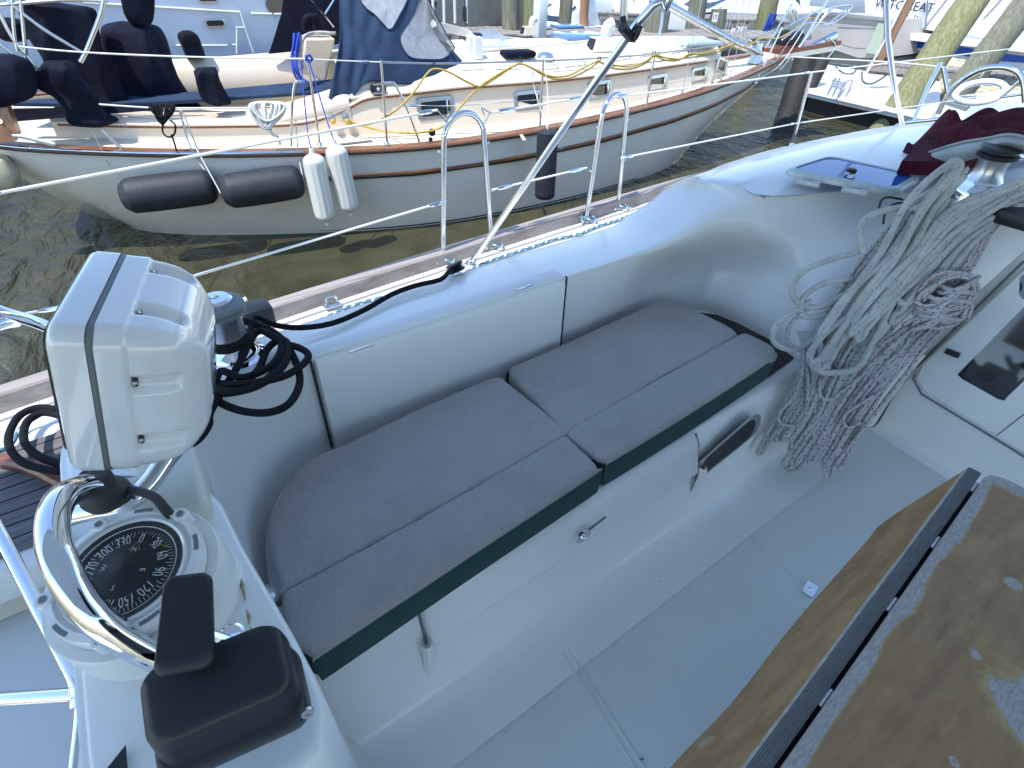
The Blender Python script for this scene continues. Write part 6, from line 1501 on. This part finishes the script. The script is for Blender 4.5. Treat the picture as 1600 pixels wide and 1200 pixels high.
for lab,tp_,bt,dst,r,m_ in (('pale green piling left of the white dock box',(795,-60),(797,42),(8.6,8.6),.19,'pilinggrey'),
  ('yellow green piling right of the white dock box',(830,-60),(831,42),(8.9,8.9),.19,'pilinggreen'),
  ('grey green piling standing through the dock right of the cowl vents',(888,-60),(882,35),(10.2,10.2),.15,'pilinggrey'),
  ('brown piling at the top edge left of the mast',(914,-60),(913,12),(13,13),.13,'brownboard'),
  ('grey piling behind the slanted bimini pole',(1040,-40),(1024,55),(11.5,11.5),.26,'pilinggrey'),
  ('short grey piling with a white number tag',(1124,14),(1116,60),(14,14),.2,'pilinggrey'),
  ('tall grey piling above the whisker pole',(1098,-40),(1086,32),(13.5,13.5),.22,'pilinggrey')):
    piling(lab,tp_,bt,dst,r,r*1.04,m_)
bm=bmn(); p=PX(1118,27,13.7); prism(bm,[p+V((0,a,b)) for a,b in ((-.08,-.1),(.08,-.1),(.08,.1),(-.08,.1))],(-.02,0,0)); tag(setorigin(link('number_tag',bm,'whitepaint',smooth=False)),'small white number tag nailed to the short grey piling','sign')
text('numeral','17',.13,mat_axes(p+V((-.025,0,0)),(0,-1,0),(-1,0,0)),'lettering',bpy.data.objects['number_tag'],.001)
db=thing('dock_box','narrow white dock pedestal between the two green pilings','dock pedestal',PY(845,48,9.8))
bm=bmn(); b=PY(843,50,9.9); box(bm,(b.x,b.y,b.z+.28),(.20,.2,.75),bev=.02); link('pedestal_body',bm,'whitepaint',db); bm=bmn(); box(bm,(b.x,b.y,b.z+.68),(.24,.24,.05),bev=.02); link('pedestal_cap',bm,'whitepaint',db)
# white boats along the far dock
def motorboat(lab,c,L_,Wd,rot,hz,col='whitepaint',ws=True,group='white motorboats in the slips'):
    t=thing('motorboat',lab,'motorboat',c,group); R_=M.Translation(V(c))@M.Rotation(rot,4,'Z')
    rows=[]
    for k,b in ((-.5,.86),(-.3,.95),(0,1),(.25,.9),(.4,.6),(.48,.25),(.5,.03)):
        z=hz*(1+.25*max(0,k)*2*.6); rows.append([R_@V((k*L_,s*b*Wd/2*m,zz_)) for s,m,zz_ in ((-1,.75,-.1),(-1,.93,hz*.4),(-1,1.0,z*.97),(-1,.97,z),(-1,.8,z+.02),(0,0,z+.06),(1,.8,z+.02),(1,.97,z),(1,1.0,z*.97),(1,.93,hz*.4),(1,.75,-.1))])
    bm=loft(rows,3,2); 
    link('hull',bm,col,t,sharp=50)
    bm=bmn(); prism(bm,[R_@V((-.5*L_,s*Wd/2*b,zz_)) for s,b,zz_ in ((-1,.64,-.1),(-1,.82,hz*.5),(-1,.84,hz),(1,.84,hz),(1,.82,hz*.5),(1,.64,-.1))],R_.to_3x3()@V((-.03,0,0))); link('transom',bm,col,t)
    if ws:
        cabr=[]
        for k,b,h in ((-.28,.55,.0),(-.26,.62,.55),(-.05,.66,.75),(.12,.6,.55),(.27,.4,.05)): cabr.append([R_@V((k*L_,s*b*Wd/2*m,hz+.03+h*f)) for s,m,f in ((-1,1.05,0),(-1,1,.55),(-1,.85,1),(0,0,1.08),(1,.85,1),(1,1,.55),(1,1.05,0))])
        link('cabin',loft(cabr,3,2),col,t,sharp=50)
        bm=bmn(); 
        for s in (-1,1):
            q_=[R_@V((k*L_,s*b*Wd/2,hz+h)) for k,b,h in ((-.22,.66,.12),(-.20,.655,.38),(.08,.60,.42),(.22,.50,.14))]; bm.faces.new([bm.verts.new(p) for p in q_])
        q_=[R_@V((k*L_,s*b*Wd/2,hz+h)) for k,b,h,s in ((.145,.54,.52,-1),(.26,.42,.15,-1),(.26,.42,.15,1),(.145,.54,.52,1))]; bm.faces.new([bm.verts.new(p) for p in q_]); link('cabin_window',bm,'darkglass',t,smooth=False)
    return t,R_
motorboat('white cruiser with a raked dark windscreen behind the short grey piling',(19.5,14.2,WZ),8,2.8,math.radians(172),1.0)
motorboat('white hulled boat at the top edge behind the tall grey piling',(15.5,16.5,WZ),7.5,2.6,math.radians(100),1.1)
motorboat('white motorboat behind the slanted bimini pole on the far dock',(22,17,WZ),9,3,math.radians(190),1.3)
motorboat('white runabout far behind the amber piling',(27,18,WZ),9,3,math.radians(160),1.3)
motorboat('low white runabout at the top edge left of the mast beyond the dock',(13.4,15.6,WZ),5,2,math.radians(190),.7)
# blue striped motorboat with lettering on its transom (transom faces us on plane x~const)
bb=thing('motorboat','white motorboat with broad blue stripe and lettered transom, behind the green piling','motorboat',PX(1480,90,18.5))
TX=17.2
def tp(px,py,o=0): return PX(px,py,TX+o)
def quad(name,pts,mat,o=0,th=.06,par=bb):
    bm=bmn(); P_=[tp(a,b,o) for a,b in pts]; prism(bm,P_,(th,0,0)); return link(name,bm,mat,par,smooth=False)
quad('hull',[(1380,60),(1400,72),(1600,112),(1700,130),(1700,94),(1600,82),(1500,66),(1400,54),(1385,50)],'whitepaint',0,5)
quad('blue_stripe',[(1390,60),(1450,64),(1540,80),(1600,88),(1700,100),(1700,112),(1600,98),(1540,94),(1450,76),(1390,72)],'bluepaint',-.03,.03)
quad('swim_platform',[(1390,52),(1400,50),(1540,66),(1700,84),(1700,93),(1540,75),(1440,65),(1390,59)],'whitepaint',-.35,.5)
quad('transom',[(1350,-30),(1352,22),(1430,44),(1540,60),(1610,72),(1700,80),(1700,-40)],'whitepaint',.25,2)
for a in ((1430,2,1446,46),(1462,0,1444,44),(1548,0,1536,30),(1502,4,1498,50)):
    bm=bmn(); tube(bm,[tp(a[0]+20,a[1]-5,.22),tp(a[2],a[3],.22)],.012,6); link('hatch_seam',bm,'greyplastic',bb)
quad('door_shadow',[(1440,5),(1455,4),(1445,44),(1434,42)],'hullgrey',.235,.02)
quad('swim_ladder_box',[(1502,54),(1506,52),(1556,63),(1552,67)],'hatchframe',.20,.05)
TT_=tp(1372,13,.2); ydir=V((0,-1,0)); lt=lambda px,py,s,body: text('lettering',body,s,mat_axes(tp(px,py,.21),(tp(px+40,py+4,.21)-tp(px,py,.21)),(-1,0,0)),'lettering',bb,.002)
lt(1395,8,.27,'WITCH'); lt(1432,11,.27,'TREAT'); lt(1422,31,.24,'C, IL')
quad('flag_blue',[(1586,-3),(1600,-3),(1600,8),(1584,6)],'bluepaint',.1,.1)
# tan canvas sided boat
tb=thing('houseboat','tan canvas enclosed boat with a pale green door post behind the bow','boat',PX(1320,60,15.8))
TX=15.6
quad('side_wall',[(1268,24),(1300,24),(1380,33),(1382,90),(1340,90),(1268,66)],'tan',0,2.5,tb)
quad('top_rail',[(1266,20),(1300,19),(1384,28),(1384,33),(1300,25),(1266,26)],'satin',-.06,.1,tb)
MT['palegreen']=simple('pale_green_panel',(.42,.47,.36),.5); quad('door_post',[(1372,36),(1384,38),(1372,86),(1352,82)],'palegreen',-.08,.06,tb)
quad('hull',[(1262,64),(1340,86),(1382,92),(1390,110),(1262,92)],'gg',.2,2.5,tb)
quad('rope_line',[(1310,35),(1376,37),(1376,38),(1310,36.4)],'greyplastic',-.05,.01,tb)
bm=bmn(); tube(bm,[tp(1308,66,-.1),tp(1330,74,-.1),tp(1352,76,-.1)],.012,6,sm=4); link('trim_line',bm,'greyplastic',tb)
# brown board leaning
bd_=thing('board','brown wooden board with a white edge leaning by the tan boat','board',PX(1400,60,13.5))
bm=bmn(); prism(bm,[PX(a,b,13.4) for a,b in ((1418,-6),(1432,-6),(1405,44),(1388,80),(1372,105),(1364,106),(1395,40))],(.05,0,0)); link('plank',bm,'brownboard',bd_,smooth=False)
bm=bmn(); tube(bm,[PX(1418,-6,13.38),PX(1390,50,13.38),PX(1354,114,13.38)],.022,8); link('white_edge',bm,'whitepaint',bd_)
# swim platform boat
sp=thing('motorboat','white motorboat stern with swim platform and fold-up steel ladder','motorboat',PZ(1350,150,.3))
zt2=.22
pl=[PZ(1262,143,zt2),PZ(1385,171,zt2),PZ(1470,190,zt2),PZ(1470,118,zt2),PZ(1400,110,zt2),PZ(1274,97,zt2)]
bm=bmn(); prism(bm,pl,(0,0,-.10)); o=link('swim_platform',bm,'whitepaint',sp); bevmod(o,.02)
bm=bmn(); tube(bm,[pl[0]+V((0,0,-.02)),pl[1]+V((0,0,-.02)),pl[2]+V((0,0,-.02))],.03,8); link('platform_edge',bm,'whitepaint',sp)
bm=bmn(); lw=[p+V((.12,0,-.1)) for p in pl[:3]]; prism(bm,[lw[0],lw[2],lw[2]+V((1,0,0)),lw[0]+V((1,0,0))],(0,0,-.35)); link('hull',bm,'black',sp,smooth=False)
bm=bmn(); tube(bm,[PZ(1262,165,-.08),PZ(1350,182,-.08),PZ(1450,205,-.08)],.05,8); link('exhaust_tube',bm,'rubber',sp)
def lp(px,py,z): return PZ(px,py,z)
bm=bmn()
A0,A1=PZ(1293,148,zt2+.01),PZ(1308,153,zt2+.01)
for pts in ([(1292,150,.22),(1303,125,.34),(1307,124,.36)],[(1307,155,.22),(1318,132,.34),(1321,129,.36)],[(1300,152,.22),(1311,125,.35),(1311,123,.36)],[(1321,152,.22),(1331,130,.34),(1330,126,.36),(1325,126,.36),(1321,132,.33),(1310,154,.22)]): tube(bm,[lp(*p) for p in pts],.013,8,sm=3)
for k in range(4):
    tube(bm,[lp(1301+k*-.8,126+k*3,.34),lp(1320-k*1.0,130+k*3,.34)],.014,8)
tube(bm,[lp(1306,155,.2),lp(1313,164,.1),lp(1319,156,.2)],.016,8); tube(bm,[lp(1353,167,.2),lp(1358,173,.1),lp(1364,169,.2)],.016,8)
link('swim_ladder',bm,'satin',sp,sharp=80)
bm=bmn(); tube(bm,[lp(1347,112,zt2+.02),lp(1348,126,zt2+.02),lp(1360,131,zt2+.02),lp(1375,124,zt2+.02),lp(1385,117,zt2+.02)],.012,8,sm=4); tube(bm,[lp(1306,104,zt2+.02),lp(1318,114,zt2+.02),lp(1333,114,zt2+.02),lp(1342,100,zt2+.02)],.010,8,sm=4)
tag(setorigin(link('water_hose',bm,'black',sharp=80)),'dark hose curled on the white swim platform','hose')
# dinghy/sport boat at right with wheel ring and bow rail
rb=thing('motorboat','white and grey boat bow with curved steel rail and white ring, at right edge','motorboat',PZ(1530,150,.5))
zb=.75
bm=bmn(); prism(bm,[PZ(1462,168,zb),PZ(1478,151,zb),PZ(1560,140,zb),PZ(1700,150,zb),PZ(1700,230,zb),PZ(1480,230,zb)],(0,0,-.9)); o=link('hull',bm,'whitepaint',rb); bevmod(o,.04)
bm=bmn(); prism(bm,[PZ(1484,150,zb+.03),PZ(1527,149,zb+.08),PZ(1512,168,zb+.05),PZ(1478,160,zb+.03)],(0,0,-.06)); o=link('grey_cover',bm,'greyplastic',rb); 
bm=bmn(); prism(bm,[PZ(1524,154,zb+.04),PZ(1700,172,zb+.04),PZ(1700,196,zb+.04),PZ(1508,180,zb+.04)],(0,0,-.04)); link('deck_panel',bm,'hatchframe',rb)
bm=bmn(); tube(bm,[PX(a,b,7.0) for a,b in ((1466,178),(1480,150),(1500,128),(1530,110),(1560,105),(1585,110),(1598,125),(1602,160))],.025,12,sm=5); tube(bm,[PX(a,b,7.0) for a,b in ((1598,122),(1565,152))],.014,8); tube(bm,[PX(a,b,7.0) for a,b in ((1540,108),(1530,122))],.012,8); tube(bm,[PX(a,b,7.0) for a,b in ((1562,152),(1600,147))],.013,8); linkloose('bow_rail',bm,'steel',rb,sharp=80)
bm=bmn(); T=mat_axes(PX(1531,144,7.4),(0,-1,.0),(-.5,.1,1)); tube(bm,[T@V((.20*math.cos(a),.20*math.sin(a)*.9,0)) for a in [2*math.pi*k/32 for k in range(32)]],.03,12,closed=True); link('ring',bm,'whiteplastic',rb)
bm=bmn(); tube(bm,[PX(1470,98,6.6),PX(1450,135,6.5),PX(1427,190,6.4)],.018,10); tube(bm,[PX(1474,104,6.8),PX(1481,145,6.8)],.02,10); tube(bm,[PX(1390,205,6.4),PX(1410,193,6.4),PX(1460,187,6.4),PX(1500,180,6.4)],.018,10,sm=4); linkloose('side_rail',bm,'steel',rb,sharp=80)
# our own foredeck beyond the dodger: bright white
# ---- world and sun
w=bpy.data.worlds.new('World'); S.world=w; w.use_nodes=True; nt=w.node_tree; bg=nt.nodes['Background']; sk=nt.nodes.new('ShaderNodeTexSky'); sk.sky_type='NISHITA'; sk.sun_disc=False
el=math.radians(66); SD=V((-.92,-.14,0)).normalized()*math.cos(el)+V((0,0,math.sin(el)))
sk.sun_elevation=el; sk.sun_rotation=math.atan2(SD.x,SD.y); sk.air_density=1.0; sk.dust_density=.1; sk.ozone_density=2.0
nt.links.new(sk.outputs[0],bg.inputs[0]); bg.inputs[1].default_value=.15
sd=bpy.data.lights.new('sun','SUN'); sd.energy=2.3; sd.angle=math.radians(.53); sd.color=(1,.965,.9); so=bpy.data.objects.new('sun',sd); COL.objects.link(so); so.rotation_euler=SD.to_track_quat('Z','Y').to_euler()
S.view_settings.view_transform='Standard'; S.view_settings.look='None'; S.view_settings.exposure=1.25; S.view_settings.gamma=1
S.render.engine='CYCLES'
